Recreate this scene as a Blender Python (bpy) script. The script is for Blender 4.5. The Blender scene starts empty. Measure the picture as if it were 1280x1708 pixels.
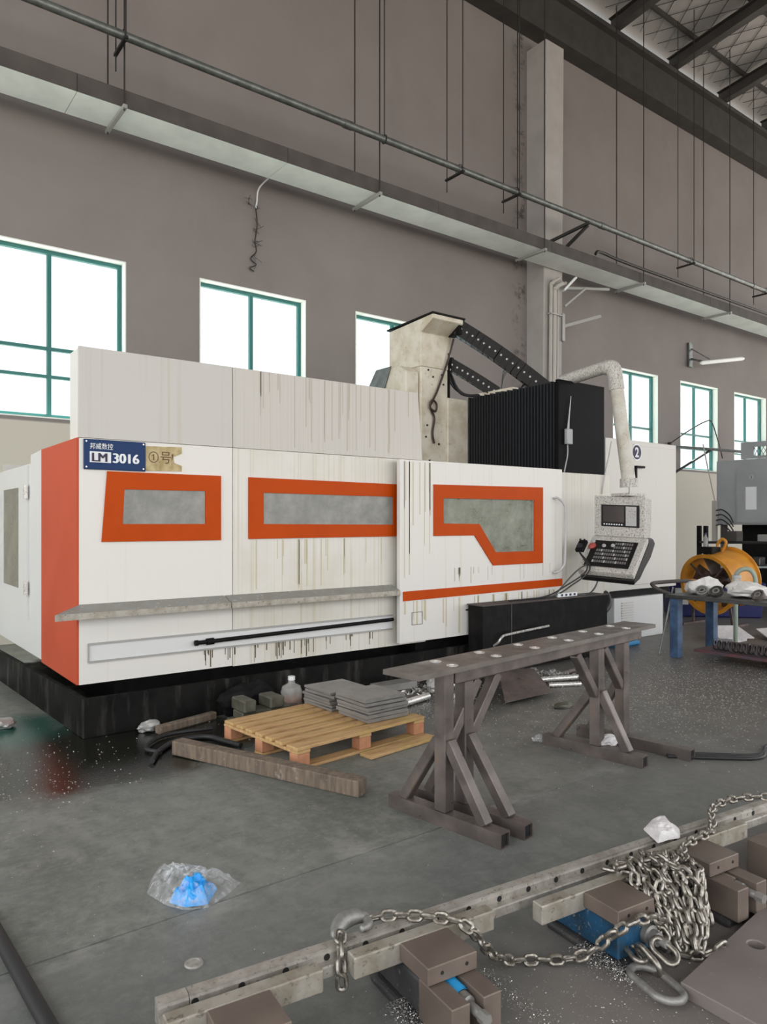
import bpy, bmesh, math, random
from mathutils import Vector as V, Matrix
C = bpy.context.scene.collection
R = math.radians
rnd = random.Random(7)

# ------------------------------------------------------------------ camera, sky, exposure
EYE = 1.5
YAW = 52.85                                    # camera axis, degrees from +X towards +Y (the wall runs along X)
cd = bpy.data.cameras.new('camera'); cam = bpy.data.objects.new('camera', cd); C.objects.link(cam)
cam.location = (0, 0, EYE); cam.rotation_euler = (R(90), 0, R(YAW - 90))
cd.sensor_fit = 'VERTICAL'; cd.sensor_height = 36; cd.lens = 1220 / 1708 * 36; cd.shift_y = 18 / 1708
cd.clip_start = .05; cd.clip_end = 300
S = bpy.context.scene
S.camera = cam
w = bpy.data.worlds.new('world'); S.world = w; w.use_nodes = True
bg = w.node_tree.nodes['Background']; bg.inputs[0].default_value = (.98, .985, .985, 1); bg.inputs[1].default_value = 1.25
sl = bpy.data.lights.new('sun', 'SUN'); sl.energy = 22; sl.angle = R(1.5); sl.color = (1, .95, .86)      # high sun beyond the wall: it lights the yard outside
sun = bpy.data.objects.new('sun', sl); C.objects.link(sun); sun.rotation_euler = (R(-27), R(8), 0)
S.view_settings.view_transform = 'Standard'; S.view_settings.look = 'None'
S.view_settings.exposure = 1.13; S.view_settings.gamma = 1; S.view_settings.use_curve_mapping = False
S.cycles.use_denoising = True
S.cycles.max_bounces = 8; S.cycles.diffuse_bounces = 5; S.cycles.transparent_max_bounces = 12
S.cycles.caustics_reflective = False; S.cycles.caustics_refractive = False

# ------------------------------------------------------------------ materials
def ramp(nt, a, b, src):
    n = nt.nodes.new('ShaderNodeMapRange'); n.inputs[1].default_value = a; n.inputs[2].default_value = b
    nt.links.new(src, n.inputs[0]); return n.outputs[0]
def noise(nt, scale, detail=4, rough=.55, stretch=None, coord='Object'):
    if coord == 'Position': src = nt.nodes.new('ShaderNodeNewGeometry').outputs['Position']
    else: src = nt.nodes.new('ShaderNodeTexCoord').outputs[coord]
    if stretch:
        m = nt.nodes.new('ShaderNodeMapping'); m.inputs[3].default_value = stretch
        nt.links.new(src, m.inputs[0]); src = m.outputs[0]
    n = nt.nodes.new('ShaderNodeTexNoise'); n.inputs['Scale'].default_value = scale
    n.inputs['Detail'].default_value = detail; n.inputs['Roughness'].default_value = rough
    nt.links.new(src, n.inputs['Vector']); return n.outputs[0]
def mixc(nt, fac, a, b, mode='MIX'):
    m = nt.nodes.new('ShaderNodeMix'); m.data_type = 'RGBA'; m.blend_type = mode
    for i, x in ((0, fac), (6, a), (7, b)):
        if hasattr(x, 'is_linked'): nt.links.new(x, m.inputs[i])
        elif i == 0: m.inputs[i].default_value = x
        else: m.inputs[i].default_value = (*x, 1)
    return m.outputs[2]
def mul(nt, a, b, op='MULTIPLY'):
    m = nt.nodes.new('ShaderNodeMath'); m.operation = op; m.use_clamp = True
    for i, x in enumerate((a, b)):
        if hasattr(x, 'is_linked'): nt.links.new(x, m.inputs[i])
        else: m.inputs[i].default_value = x
    return m.outputs[0]
def M(name, col, rough=.6, metal=0, col2=None, scale=6, lo=.4, hi=.65, stretch=None, bump=0, bscale=None, stains=(), emit=0, coord='Object', rvar=0, spec=.5):
    """principled paint or metal; col2 is mixed in by noise; stains = (colour, scale, lo, hi, stretch, strength)"""
    m = bpy.data.materials.new(name); m.use_nodes = True; nt = m.node_tree; p = nt.nodes['Principled BSDF']
    c = tuple(col); out = None
    if col2: out = mixc(nt, ramp(nt, lo, hi, noise(nt, scale, stretch=stretch, coord=coord)), c, col2)
    for sc, ss, a, b, st, k in stains:
        f = mul(nt, ramp(nt, a, b, noise(nt, ss, 5, .6, st, coord)), k)
        out = mixc(nt, f, out if out is not None else c, sc)
    if out is not None: nt.links.new(out, p.inputs['Base Color'])
    p.inputs['Base Color'].default_value = (*c, 1)
    p.inputs['Roughness'].default_value = rough; p.inputs['Metallic'].default_value = metal; p.inputs['Specular IOR Level'].default_value = spec
    if rvar:
        n = nt.nodes.new('ShaderNodeMapRange'); n.inputs[3].default_value = rough - rvar; n.inputs[4].default_value = rough + rvar
        n.inputs[1].default_value = .3; n.inputs[2].default_value = .7
        nt.links.new(noise(nt, scale * 1.7, coord=coord), n.inputs[0]); nt.links.new(n.outputs[0], p.inputs['Roughness'])
    if bump:
        b = nt.nodes.new('ShaderNodeBump'); b.inputs['Strength'].default_value = bump; b.inputs['Distance'].default_value = .01
        nt.links.new(noise(nt, bscale or scale * 4, 5, .65, coord=coord), b.inputs['Height']); nt.links.new(b.outputs[0], p.inputs['Normal'])
    if emit:
        p.inputs['Emission Color'].default_value = (*c, 1); p.inputs['Emission Strength'].default_value = emit
    return m
def glass(name, tint, fac, dirt=None, dscale=8, rough=.1):
    """see-through pane: transparent mixed with a dusty coat and a reflection"""
    m = bpy.data.materials.new(name); m.use_nodes = True; nt = m.node_tree; p = nt.nodes['Principled BSDF']; o = nt.nodes['Material Output']
    p.inputs['Roughness'].default_value = rough; p.inputs['Base Color'].default_value = (*(dirt or tint), 1)
    t = nt.nodes.new('ShaderNodeBsdfTransparent'); t.inputs[0].default_value = (*tint, 1)
    mx = nt.nodes.new('ShaderNodeMixShader')
    n = nt.nodes.new('ShaderNodeMapRange'); n.inputs[1].default_value = .3; n.inputs[2].default_value = .7
    n.inputs[3].default_value = fac[0]; n.inputs[4].default_value = fac[1]
    nt.links.new(noise(nt, dscale, 6, .65), n.inputs[0]); nt.links.new(n.outputs[0], mx.inputs[0])
    nt.links.new(t.outputs[0], mx.inputs[1]); nt.links.new(p.outputs[0], mx.inputs[2]); nt.links.new(mx.outputs[0], o.inputs[0])
    return m

STREAK = (26, 26, .55)
m = {}
m['white'] = M('white enamel', (.70, .685, .655), .38, stains=[((.45, .39, .25), 1.0, .64, .8, (45, 45, .5), .25)])
m['cool_white'] = M('cool white enamel', (.66, .67, .67), .38, stains=[((.45, .42, .32), 1.0, .64, .8, STREAK, .3)])
m['streaked'] = M('oil streaked enamel', (.68, .665, .63), .4, col2=(.60, .575, .51), scale=1.3, stains=[((.46, .39, .22), 1.0, .54, .72, (46, 46, .35), .6), ((.24, .19, .10), 1.0, .68, .78, (90, 90, .9), .5)])
m['pale_upper'] = M('pale grey enamel', (.52, .50, .48), .42, stains=[((.40, .34, .22), 1.0, .56, .75, (22, 22, .35), .45)])
m['upper_streaked'] = M('streaked grey enamel', (.53, .505, .475), .42, stains=[((.42, .35, .22), 1.0, .52, .74, (60, 60, .3), .55), ((.26, .2, .11), 1.0, .65, .74, (95, 95, .6), .3)])
m['cream'] = M('oily cream paint', (.66, .62, .53), .45, col2=(.52, .46, .35), scale=5, stains=[((.2, .16, .09), 18, .62, .75, None, .6)], bump=.1)
m['orange'] = M('orange enamel', (.48, .062, .002), .5, col2=(.44, .055, .0015), scale=3, spec=.12)
m['red_orange'] = M('faded red orange enamel', (.50, .070, .026), .5, col2=(.46, .060, .018), scale=2, spec=.3)
m['grey_ledge'] = M('grey worn steel ledge', (.24, .24, .225), .5, col2=(.22, .21, .19), scale=10, stains=[((.6, .59, .55), 30, .6, .7, None, .5)])
m['black'] = M('black oily steel', (.007, .007, .007), .5, col2=(.013, .012, .012), scale=8, bump=.2, spec=.1)
m['base'] = M('black oil stained base', (.012, .0115, .011), .65, col2=(.006, .006, .006), scale=5, stains=[((.12, .115, .10), 1.5, .52, .72, (5, 5, .9), .4)], bump=.3, spec=.08)
m['rubber'] = M('black rubber', (.014, .014, .016), .5)
m['bellows'] = M('black coated fabric', (.012, .013, .016), .4, spec=.25)
m['darkplastic'] = M('dark plastic', (.012, .011, .011), .45, spec=.2)
m['spec'] = M('speckled dirty aluminium', (.46, .45, .42), .45, col2=(.62, .6, .56), scale=60, stains=[((.10, .085, .075), 70, .52, .64, None, .8)], bump=.3)
m['dirtywhite'] = M('dirty white tube', (.56, .54, .49), .45, col2=(.44, .41, .34), scale=5, stains=[((.14, .11, .08), 50, .60, .68, None, .6)])
m['screen'] = M('dead screen', (.045, .04, .04), .15)
m['keys'] = M('grey keys', (.45, .45, .46), .5)
m['red'] = M('red knob', (.35, .06, .05), .5)
m['navy'] = M('navy enamel', (.004, .030, .115), .4, spec=.2)
m['lettering'] = M('white lettering', (.75, .78, .8), .5)
m['ink'] = M('dark ink', (.03, .02, .06), .6)
m['paperyellow'] = M('yellowed sticker', (.52, .43, .24), .7, col2=(.34, .26, .12), scale=14, stains=[((.2, .14, .06), 50, .6, .7, None, .5)])
m['brownink'] = M('brown marker ink', (.13, .06, .03), .7)
m['steel'] = M('brown mill scale steel', (.105, .088, .082), .38, .35, col2=(.165, .138, .128), scale=7, stains=[((.20, .13, .07), 9, .6, .72, None, .4)], bump=.12, rvar=.12)
m['platesteel'] = M('dark drilled plate steel', (.125, .108, .098), .4, .35, col2=(.175, .155, .14), scale=5, stains=[((.22, .18, .15), 40, .62, .7, (1, 8, 8), .4)], bump=.1, rvar=.12)
m['bright'] = M('bright machined steel', (.72, .71, .69), .3, .6, col2=(.58, .57, .55), scale=25, rvar=.1)
m['railsteel'] = M('ground rail steel', (.44, .415, .38), .4, .35, col2=(.31, .285, .25), scale=18, stains=[((.10, .085, .07), 60, .58, .68, None, .7)], bump=.15, rvar=.12)
m['jawsteel'] = M('worn jaw steel', (.40, .375, .33), .42, .3, col2=(.28, .25, .20), scale=12, stains=[((.08, .07, .055), 40, .58, .68, None, .7)], bump=.15, rvar=.1)
m['visebrown'] = M('brown vise steel', (.15, .118, .10), .42, .3, col2=(.20, .16, .135), scale=5, bump=.08, rvar=.1)
m['viseblue'] = M('blue vise paint', (.012, .075, .16), .45, col2=(.012, .04, .07), scale=14, stains=[((.3, .3, .3), 60, .6, .68, None, .8)], bump=.15)
m['viseflange'] = M('dark oily vise casting', (.05, .05, .055), .45, .3, col2=(.085, .08, .08), scale=10, stains=[((.02, .12, .3), 6, .62, .68, None, .7), ((.35, .35, .35), 70, .62, .68, None, .6)], bump=.15)
m['vivid_blue'] = M('bright blue paint', (.02, .26, .55), .4, stains=[((.1, .09, .08), 40, .56, .66, None, .7)])
m['chain'] = M('galvanised chain', (.34, .32, .29), .36, .85, col2=(.20, .18, .15), scale=60, bump=.1, rvar=.1)
m['hookgrey'] = M('grey forged hook', (.30, .30, .29), .5, .5, col2=(.22, .21, .2), scale=30, bump=.2)
m['timber'] = M('weathered timber', (.125, .095, .072), .8, col2=(.20, .155, .115), scale=4, stretch=(9, 9, 1.2), stains=[((.42, .36, .30), 20, .6, .72, None, .6), ((.06, .045, .035), 6, .6, .7, None, .6)], bump=.4)
m['pine'] = M('pallet pine', (.56, .36, .175), .75, col2=(.41, .24, .105), scale=3, stretch=(2, 14, 14), stains=[((.50, .38, .13), 4, .45, .65, None, .6), ((.16, .09, .04), 22, .64, .72, None, .4)], bump=.2)
m['pineblock'] = M('reddish pallet block', (.58, .28, .16), .75, col2=(.47, .215, .11), scale=10, stains=[((.2, .1, .05), 40, .62, .7, None, .4)], bump=.2)
m['plate'] = M('grey ground plates', (.22, .215, .205), .38, .3, col2=(.28, .27, .26), scale=6, stains=[((.35, .34, .33), 50, .62, .7, None, .4)], rvar=.1, bump=.06)
m['plateedge'] = M('dark plate edge', (.07, .067, .065), .42, .6, col2=(.13, .12, .115), scale=20)
m['yellow'] = M('yellow fan enamel', (.62, .27, .025), .4, col2=(.52, .21, .02), scale=6)
m['fandark'] = M('dusty fan blade', (.07, .045, .04), .5, .2, col2=(.12, .09, .08), scale=8)
m['legblue'] = M('blue grey leg paint', (.055, .11, .21), .5, col2=(.03, .06, .12), scale=9)
m['tabletop'] = M('dark steel table top', (.055, .058, .058), .4, .4, col2=(.09, .09, .088), scale=10)
m['palegreen'] = M('pale green pipe paint', (.30, .36, .30), .5)
m['cloth'] = M('white cloth', (.78, .77, .76), .9, col2=(.70, .68, .66), scale=12, bump=.3)
m['paper'] = M('white paper', (.74, .72, .73), .85, col2=(.64, .61, .62), scale=20, bump=.3)
m['binblue'] = M('navy plastic bin', (.012, .016, .11), .4)
m['cabinet'] = M('pale cabinet enamel', (.58, .565, .535), .4, stains=[((.45, .40, .32), 1, .64, .78, STREAK, .3)])
m['machgrey'] = M('blue grey enamel', (.37, .385, .40), .42, col2=(.33, .345, .36), scale=2)
m['galv'] = M('galvanised pipe', (.20, .215, .21), .42, .6, col2=(.13, .14, .135), scale=8, bump=.05)
m['traydark'] = M('dark tray side', (.06, .053, .05), .75, col2=(.085, .075, .07), scale=3)  # kept dark so the tray side contrasts with its lit underside
m['traypale'] = M('lightened tray bottom', (.84, .87, .86), .5, 0, col2=(.74, .77, .76), scale=2)  # window light on the underside is put into this pale colour
m['rod'] = M('dark rod', (.03, .028, .027), .5, .3)
m['bracket'] = M('grey bracket', (.36, .36, .35), .5, .3)
m['roofdark'] = M('dark roof steel', (.045, .041, .039), .6, .2, col2=(.06, .055, .05), scale=3)
m['frame_teal'] = M('teal window frame', (.02, .15, .14), .4)
m['reveal'] = M('white window reveal', (.80, .83, .80), .8)
m['conduit'] = M('cream conduit', (.42, .40, .37), .5)
m['teal_clear'] = M('clean glass', (.8, .9, .95), .1)
m['bluecontent'] = M('bright blue plastic', (.01, .36, .85), .35, col2=(.01, .26, .7), scale=30)
m['lidgrey'] = M('pale metal lid', (.42, .41, .38), .45, .2, col2=(.3, .29, .27), scale=40, bump=.2)
m['swarf'] = M('bright swarf', (.62, .61, .58), .35, .8)
m['lamp'] = M('white lamp tube', (.85, .87, .86), .4)
m['orangeliquid'] = M('orange liquid', (.55, .18, .06), .3)
m['viceolive'] = M('oily olive casting', (.075, .075, .055), .45, .2, col2=(.13, .125, .10), scale=9, bump=.2)
m['outroof'] = M('blue sheet roof', (.25, .42, .6), .6)
m['ground'] = M('outside concrete', (.52, .51, .48), .9)
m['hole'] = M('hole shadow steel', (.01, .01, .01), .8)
m['skyglass'] = glass('window glass', (.70, .75, .755), (.03, .09), (.75, .85, .85), 3)
m['machglass'] = glass('fogged guard window', (.6, .62, .6), (.45, .82), (.34, .34, .32), 6, .3)
m['doorglass'] = glass('oily guard window', (.62, .66, .6), (.22, .55), (.40, .42, .36), 5, .3)
m['plasticbag'] = glass('clear plastic film', (.96, .97, .98), (.0, .36), (.90, .92, .94), 34, .1)  # pale noise patches paint glints into the film
m['jug'] = glass('clear plastic jug', (.85, .85, .83), (.3, .5), (.6, .6, .58), 9, .2)

def jd(nt, sx):                                # distance from the floor joint
    a = nt.nodes.new('ShaderNodeMath'); a.operation = 'SUBTRACT'; nt.links.new(sx.outputs[1], a.inputs[0]); a.inputs[1].default_value = 2.7
    b = nt.nodes.new('ShaderNodeMath'); b.operation = 'ABSOLUTE'; nt.links.new(a.outputs[0], b.inputs[0]); return b.outputs[0]
def floor_mat():
    t = bpy.data.materials.new('worn green grey floor paint'); t.use_nodes = True; nt = t.node_tree; p = nt.nodes['Principled BSDF']
    pos = nt.nodes.new('ShaderNodeNewGeometry').outputs['Position']
    a = mixc(nt, ramp(nt, .35, .65, noise(nt, 1.1, 6, .65, coord='Position')), (.115, .128, .115), (.205, .215, .20))
    a = mixc(nt, mul(nt, ramp(nt, .5, .72, noise(nt, 6, 6, .7, (1, .6, 1), 'Position')), .6), a, (.31, .31, .29))
    a = mixc(nt, mul(nt, ramp(nt, .55, .7, noise(nt, 2.3, 5, .7, coord='Position')), .6), a, (.085, .098, .088))
    sx = nt.nodes.new('ShaderNodeSeparateXYZ'); nt.links.new(pos, sx.inputs[0])
    a = mixc(nt, mul(nt, ramp(nt, .45, .62, noise(nt, 28, 7, .75, (.6, 1, 1), 'Position')), .35), a, (.27, .275, .255))
    a = mixc(nt, mul(nt, ramp(nt, .5, .68, noise(nt, 11, 7, .75, (1, .8, 1), 'Position')), .5), a, (.075, .082, .074))
    bl = mul(nt, ramp(nt, 2.75, 2.6, sx.outputs[1]), .35)
    a = mixc(nt, bl, a, (.15, .155, .16))
    sc = mul(nt, mul(nt, ramp(nt, .16, .02, jd(nt, sx)), ramp(nt, .48, .66, noise(nt, 5, 6, .7, (.6, 1, 1), 'Position'))), .7)
    a = mixc(nt, sc, a, (.36, .36, .34))
    # brownish dust towards the right-hand working area and the vise bench
    br = mul(nt, ramp(nt, 2.6, 6.0, sx.outputs[0]), .8)
    a = mixc(nt, br, a, (.135, .122, .114))
    br2 = mul(nt, mul(nt, ramp(nt, 1.95, 1.45, sx.outputs[1]), ramp(nt, 1.1, 1.9, sx.outputs[0])), .75)
    a = mixc(nt, br2, a, (.185, .158, .146))
    # oil that has soaked in around the machine's left corner
    def blot(cx, cy, r0, r1, k, wob=.9):
        d = nt.nodes.new('ShaderNodeVectorMath'); d.operation = 'DISTANCE'; nt.links.new(pos, d.inputs[0]); d.inputs[1].default_value = (cx, cy, 0)
        n = nt.nodes.new('ShaderNodeMath'); n.operation = 'MULTIPLY_ADD'; nt.links.new(noise(nt, 2.2, 5, .6, coord='Position'), n.inputs[0])
        n.inputs[1].default_value = wob; nt.links.new(d.outputs['Value'], n.inputs[2])
        return mul(nt, ramp(nt, r1 + wob / 2, r0 + wob / 2, n.outputs[0]), k)
    o1 = blot(1.45, 4.98, .70, .92, 1, .5); o2 = blot(.68, 5.25, .75, 1.02, .93, .5); o3 = blot(2.1, 4.85, .35, .6, .95, .4)
    o4 = blot(4.0, 5.3, 1.0, 1.5, .7, .4)
    oil = mul(nt, mul(nt, o1, o2, 'MAXIMUM'), mul(nt, o3, o4, 'MAXIMUM'), 'MAXIMUM')
    a = mixc(nt, oil, a, (.014, .014, .011))
    wet = blot(.95, 5.85, .3, .6, .9, .3)
    a = mixc(nt, wet, a, (.02, .10, .08))
    nt.links.new(a, p.inputs['Base Color'])
    r = nt.nodes.new('ShaderNodeMapRange'); r.inputs[3].default_value = .62; r.inputs[4].default_value = .22
    nt.links.new(mul(nt, oil, wet, 'MAXIMUM'), r.inputs[0])
    rr = nt.nodes.new('ShaderNodeMath'); rr.operation = 'MULTIPLY_ADD'; nt.links.new(noise(nt, 5, 4, coord='Position'), rr.inputs[0]); rr.inputs[1].default_value = -.25
    nt.links.new(r.outputs[0], rr.inputs[2]); nt.links.new(rr.outputs[0], p.inputs['Roughness'])
    b = nt.nodes.new('ShaderNodeBump'); b.inputs['Strength'].default_value = .25; b.inputs['Distance'].default_value = .006
    nt.links.new(noise(nt, 45, 6, .7, coord='Position'), b.inputs['Height']); nt.links.new(b.outputs[0], p.inputs['Normal'])
    return t
m['floor'] = floor_mat()
def wall_mat():
    t = bpy.data.materials.new('grey and cream wall paint'); t.use_nodes = True; nt = t.node_tree; p = nt.nodes['Principled BSDF']
    pos = nt.nodes.new('ShaderNodeNewGeometry').outputs['Position']; sx = nt.nodes.new('ShaderNodeSeparateXYZ'); nt.links.new(pos, sx.inputs[0])
    a = mixc(nt, ramp(nt, .35, .7, noise(nt, .5, 5, .6, coord='Position')), (.210, .187, .181), (.247, .226, .218))
    a = mixc(nt, mul(nt, ramp(nt, .58, .75, noise(nt, 1.2, 6, .65, (1, 1, .35), 'Position')), .35), a, (.16, .145, .14))
    dado = ramp(nt, 2.79, 2.77, sx.outputs[2])
    a = mixc(nt, dado, a, (.52, .49, .43))
    # mould in the corner beside the column
    band = mul(nt, ramp(nt, 10.72, 10.95, sx.outputs[0]), ramp(nt, 11.22, 11.1, sx.outputs[0]))
    band = mul(nt, band, mul(nt, ramp(nt, .50, .62, noise(nt, 3.2, 8, .75, coord='Position')), .85))
    a = mixc(nt, band, a, (.045, .038, .035))
    nt.links.new(a, p.inputs['Base Color']); p.inputs['Roughness'].default_value = .85
    b = nt.nodes.new('ShaderNodeBump'); b.inputs['Strength'].default_value = .15; b.inputs['Distance'].default_value = .01
    nt.links.new(noise(nt, 14, 5, .6, coord='Position'), b.inputs['Height']); nt.links.new(b.outputs[0], p.inputs['Normal'])
    return t
m['wall'] = wall_mat()
def foil_mat():
    t = M('silver insulation foil', (.50, .48, .47), .4, .35, bump=.5, bscale=3); return t
m['foil'] = foil_mat()

# ------------------------------------------------------------------ mesh helpers
WL = {}                                        # world location of every object (nothing is rotated by its parent)
class MB:
    def __init__(s): s.bm = bmesh.new(); s.mi = 0
    def _f(s, vs):
        try: f = s.bm.faces.new(vs); f.material_index = s.mi; return f
        except ValueError: return None
    def hexa(s, p):                            # p: 8 points, bottom 0-3 counter-clockwise, top 4-7
        v = [s.bm.verts.new(q) for q in p]
        for q in ((3, 2, 1, 0), (4, 5, 6, 7), (0, 1, 5, 4), (1, 2, 6, 5), (2, 3, 7, 6), (3, 0, 4, 7)): s._f([v[i] for i in q])
        return s
    def box(s, x0, x1, y0, y1, z0, z1):
        return s.hexa([(x0, y0, z0), (x1, y0, z0), (x1, y1, z0), (x0, y1, z0), (x0, y0, z1), (x1, y0, z1), (x1, y1, z1), (x0, y1, z1)])
    def fbox(s, o, u, v, n, a, b, c):          # box in a frame: ranges a along u, b along v, c along n
        o, u, v, n = V(o), V(u), V(v), V(n)
        P = lambda i, j, k: o + u * a[i] + v * b[j] + n * c[k]
        return s.hexa([P(0, 0, 0), P(1, 0, 0), P(1, 1, 0), P(0, 1, 0), P(0, 0, 1), P(1, 0, 1), P(1, 1, 1), P(0, 1, 1)])
    def prism(s, poly, d):                     # 3-D polygon swept by vector d
        d = V(d); a = [s.bm.verts.new(q) for q in poly]; b = [s.bm.verts.new(V(q) + d) for q in poly]; n = len(poly)
        s._f(a[::-1]); s._f(b)
        for i in range(n): s._f([a[i], a[(i + 1) % n], b[(i + 1) % n], b[i]])
        return s
    def holed(s, outer, holes, f0, d):         # plate with openings: 2-D loops, f0 maps (u,v) to 3-D, swept by d
        d = V(d); E = []; loops = []
        for L in [outer] + list(holes):
            vs = [s.bm.verts.new(f0(*q)) for q in L]; loops.append(vs)
            E += [s.bm.edges.new((vs[i], vs[(i + 1) % len(vs)])) for i in range(len(vs))]
        g = bmesh.ops.triangle_fill(s.bm, use_beauty=True, use_dissolve=False, edges=E)
        fs = [x for x in g['geom'] if isinstance(x, bmesh.types.BMFace)]
        mp = {}
        for L in loops:
            for q in L: mp[q] = s.bm.verts.new(q.co + d)
        for f in fs:
            f.material_index = s.mi; s._f([mp[q] for q in f.verts][::-1])
        for L in loops:
            for i in range(len(L)):
                a, b = L[i], L[(i + 1) % len(L)]; s._f([a, b, mp[b], mp[a]])
        return s
    def tube(s, pts, r, seg=8, closed=False, cap=True):
        pts = [V(q) for q in pts]; n = len(pts); rings = []
        rs = r if isinstance(r, (list, tuple)) else [r] * n
        up = None
        for i, q in enumerate(pts):
            if closed: t = pts[(i + 1) % n] - pts[i - 1]
            else: t = pts[min(i + 1, n - 1)] - pts[max(i - 1, 0)]
            t.normalize()
            if up is None: up = t.orthogonal().normalized()
            up = (up - t * up.dot(t))
            up = up.normalized() if up.length > 1e-6 else t.orthogonal().normalized()
            w_ = t.cross(up)
            rings.append([s.bm.verts.new(q + (up * math.cos(2 * math.pi * k / seg) + w_ * math.sin(2 * math.pi * k / seg)) * rs[i]) for k in range(seg)])
        for i in range(n if closed else n - 1):
            a, b = rings[i], rings[(i + 1) % n]
            for k in range(seg): s._f([a[k], a[(k + 1) % seg], b[(k + 1) % seg], b[k]])
        if cap and not closed: s._f(rings[0][::-1]); s._f(rings[-1])
        return s
    def cyl(s, p0, p1, r, seg=14, r1=None): return s.tube([p0, p1], [r, r if r1 is None else r1], seg)
    def lathe(s, o, ax, prof, seg=24, ref=None):   # prof: (radius, distance along axis)
        ax = V(ax).normalized(); e = (V(ref) if ref else ax.orthogonal()).normalized(); f = ax.cross(e); o = V(o); rings = []
        for r, h in prof:
            rings.append([s.bm.verts.new(o + ax * h + (e * math.cos(2 * math.pi * k / seg) + f * math.sin(2 * math.pi * k / seg)) * max(r, 1e-4)) for k in range(seg)])
        for i in range(len(rings) - 1):
            for k in range(seg): s._f([rings[i][k], rings[i][(k + 1) % seg], rings[i + 1][(k + 1) % seg], rings[i + 1][k]])
        return s
    def beam(s, p0, p1, w, h, up=(0, 0, 1)):
        p0, p1 = V(p0), V(p1); u = p1 - p0; L = u.length; u.normalize(); n = V(up); v = n.cross(u).normalized(); n = u.cross(v)
        return s.fbox(p0, u, v, n, (0, L), (-w / 2, w / 2), (-h / 2, h / 2))
    def build(s, name, mats, parent=None, bevel=0, seg=1, smooth=False, loc=None, weld=False):
        bm = s.bm
        if weld: bmesh.ops.remove_doubles(bm, verts=bm.verts, dist=1e-5)
        bmesh.ops.recalc_face_normals(bm, faces=bm.faces)
        if bevel:
            es = [e for e in bm.edges if len(e.link_faces) == 2 and e.calc_face_angle(0) > R(28)]
            bmesh.ops.bevel(bm, geom=es, offset=bevel, segments=seg, affect='EDGES', profile=.6, clamp_overlap=True)
        vs = [v.co for v in bm.verts]
        if loc is None:
            lo = V((min(q[i] for q in vs) for i in range(3))); hi = V((max(q[i] for q in vs) for i in range(3)))
            loc = V(((lo.x + hi.x) / 2, (lo.y + hi.y) / 2, lo.z if parent is None else (lo.z + hi.z) / 2))
        loc = V(loc)
        for v in bm.verts: v.co -= loc
        if smooth:
            for f in bm.faces: f.smooth = True
        me = bpy.data.meshes.new(name); bm.to_mesh(me); bm.free()
        for q in (mats if isinstance(mats, (list, tuple)) else [mats]): me.materials.append(m[q] if isinstance(q, str) else q)
        if smooth: me.set_sharp_from_angle(angle=R(40))
        o = bpy.data.objects.new(name, me); C.objects.link(o); place(o, parent, loc); return o
def place(o, parent, loc):
    loc = V(loc); WL[o] = loc
    if parent is not None: o.parent = parent; o.location = loc - WL[parent]
    else: o.location = loc
def tag(o, label, cat, group=None):
    o['label'] = label; o['category'] = cat
    if group: o['group'] = group
    return o
def thing(name, label, cat, loc, group=None):
    o = bpy.data.objects.new(name, None); o.empty_display_size = .1; C.objects.link(o); place(o, None, loc); return tag(o, label, cat, group)
def struct(o): o['kind'] = 'structure'; return o
def again(src, parent, loc, rot=None, name=None):   # another object on the same mesh
    o = src.copy(); C.objects.link(o); place(o, parent, loc); o.rotation_mode = 'QUATERNION'
    if rot is not None: o.rotation_quaternion = rot
    return o
def spline(pts, k=8):
    P = [V(q) for q in pts]; P = [P[0] * 2 - P[1]] + P + [P[-1] * 2 - P[-2]]; out = []
    for i in range(1, len(P) - 2):
        a, b, c, d = P[i - 1:i + 3]
        for j in range(k):
            t = j / k
            out.append(.5 * ((2 * b) + (c - a) * t + (2 * a - 5 * b + 4 * c - d) * t * t + (3 * b - a - 3 * c + d) * t ** 3))
    return out + [P[-2]]
def text(body, size, o, u, v, mat, parent, name='lettering', depth=.003, sx=1, bold=0, fat=0):
    """flat raised lettering: baseline origin o, reading direction u, up v"""
    cu = bpy.data.curves.new(name, 'FONT'); cu.body = body; cu.size = size; cu.extrude = depth / 2; cu.offset = bold
    ob = bpy.data.objects.new(name, cu); C.objects.link(ob); bpy.context.view_layer.update()
    me = bpy.data.meshes.new_from_object(ob.evaluated_get(bpy.context.evaluated_depsgraph_get()))
    bpy.data.objects.remove(ob); bpy.data.curves.remove(cu)
    u, v = V(u).normalized(), V(v).normalized(); n = u.cross(v)
    for q in me.vertices: q.co = u * q.co.x * sx + v * q.co.y + n * q.co.z
    if fat:                                    # heavier strokes: the same letters set twice more, slightly shifted
        bm = bmesh.new(); bm.from_mesh(me); g0 = bm.verts[:] + bm.edges[:] + bm.faces[:]
        for k in (-1, 1):
            d = bmesh.ops.duplicate(bm, geom=g0); bmesh.ops.translate(bm, verts=[q for q in d['geom'] if isinstance(q, bmesh.types.BMVert)], vec=u * fat * k + n * .0004 * k)
        bm.to_mesh(me); bm.free()
    me.materials.clear(); me.materials.append(m[mat]); me.name = name
    x = bpy.data.objects.new(name, me); C.objects.link(x); place(x, parent, V(o)); return x
UX, UY, UZ = V((1, 0, 0)), V((0, 1, 0)), V((0, 0, 1))
rect = lambda a, b, c, d: [(a, c), (b, c), (b, d), (a, d)]
XZ = lambda y: (lambda a, b: (a, y, b))
circ = lambda x, y, r, n=14: [(x + r * math.cos(2 * math.pi * k / n), y + r * math.sin(2 * math.pi * k / n)) for k in range(n)]

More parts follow.
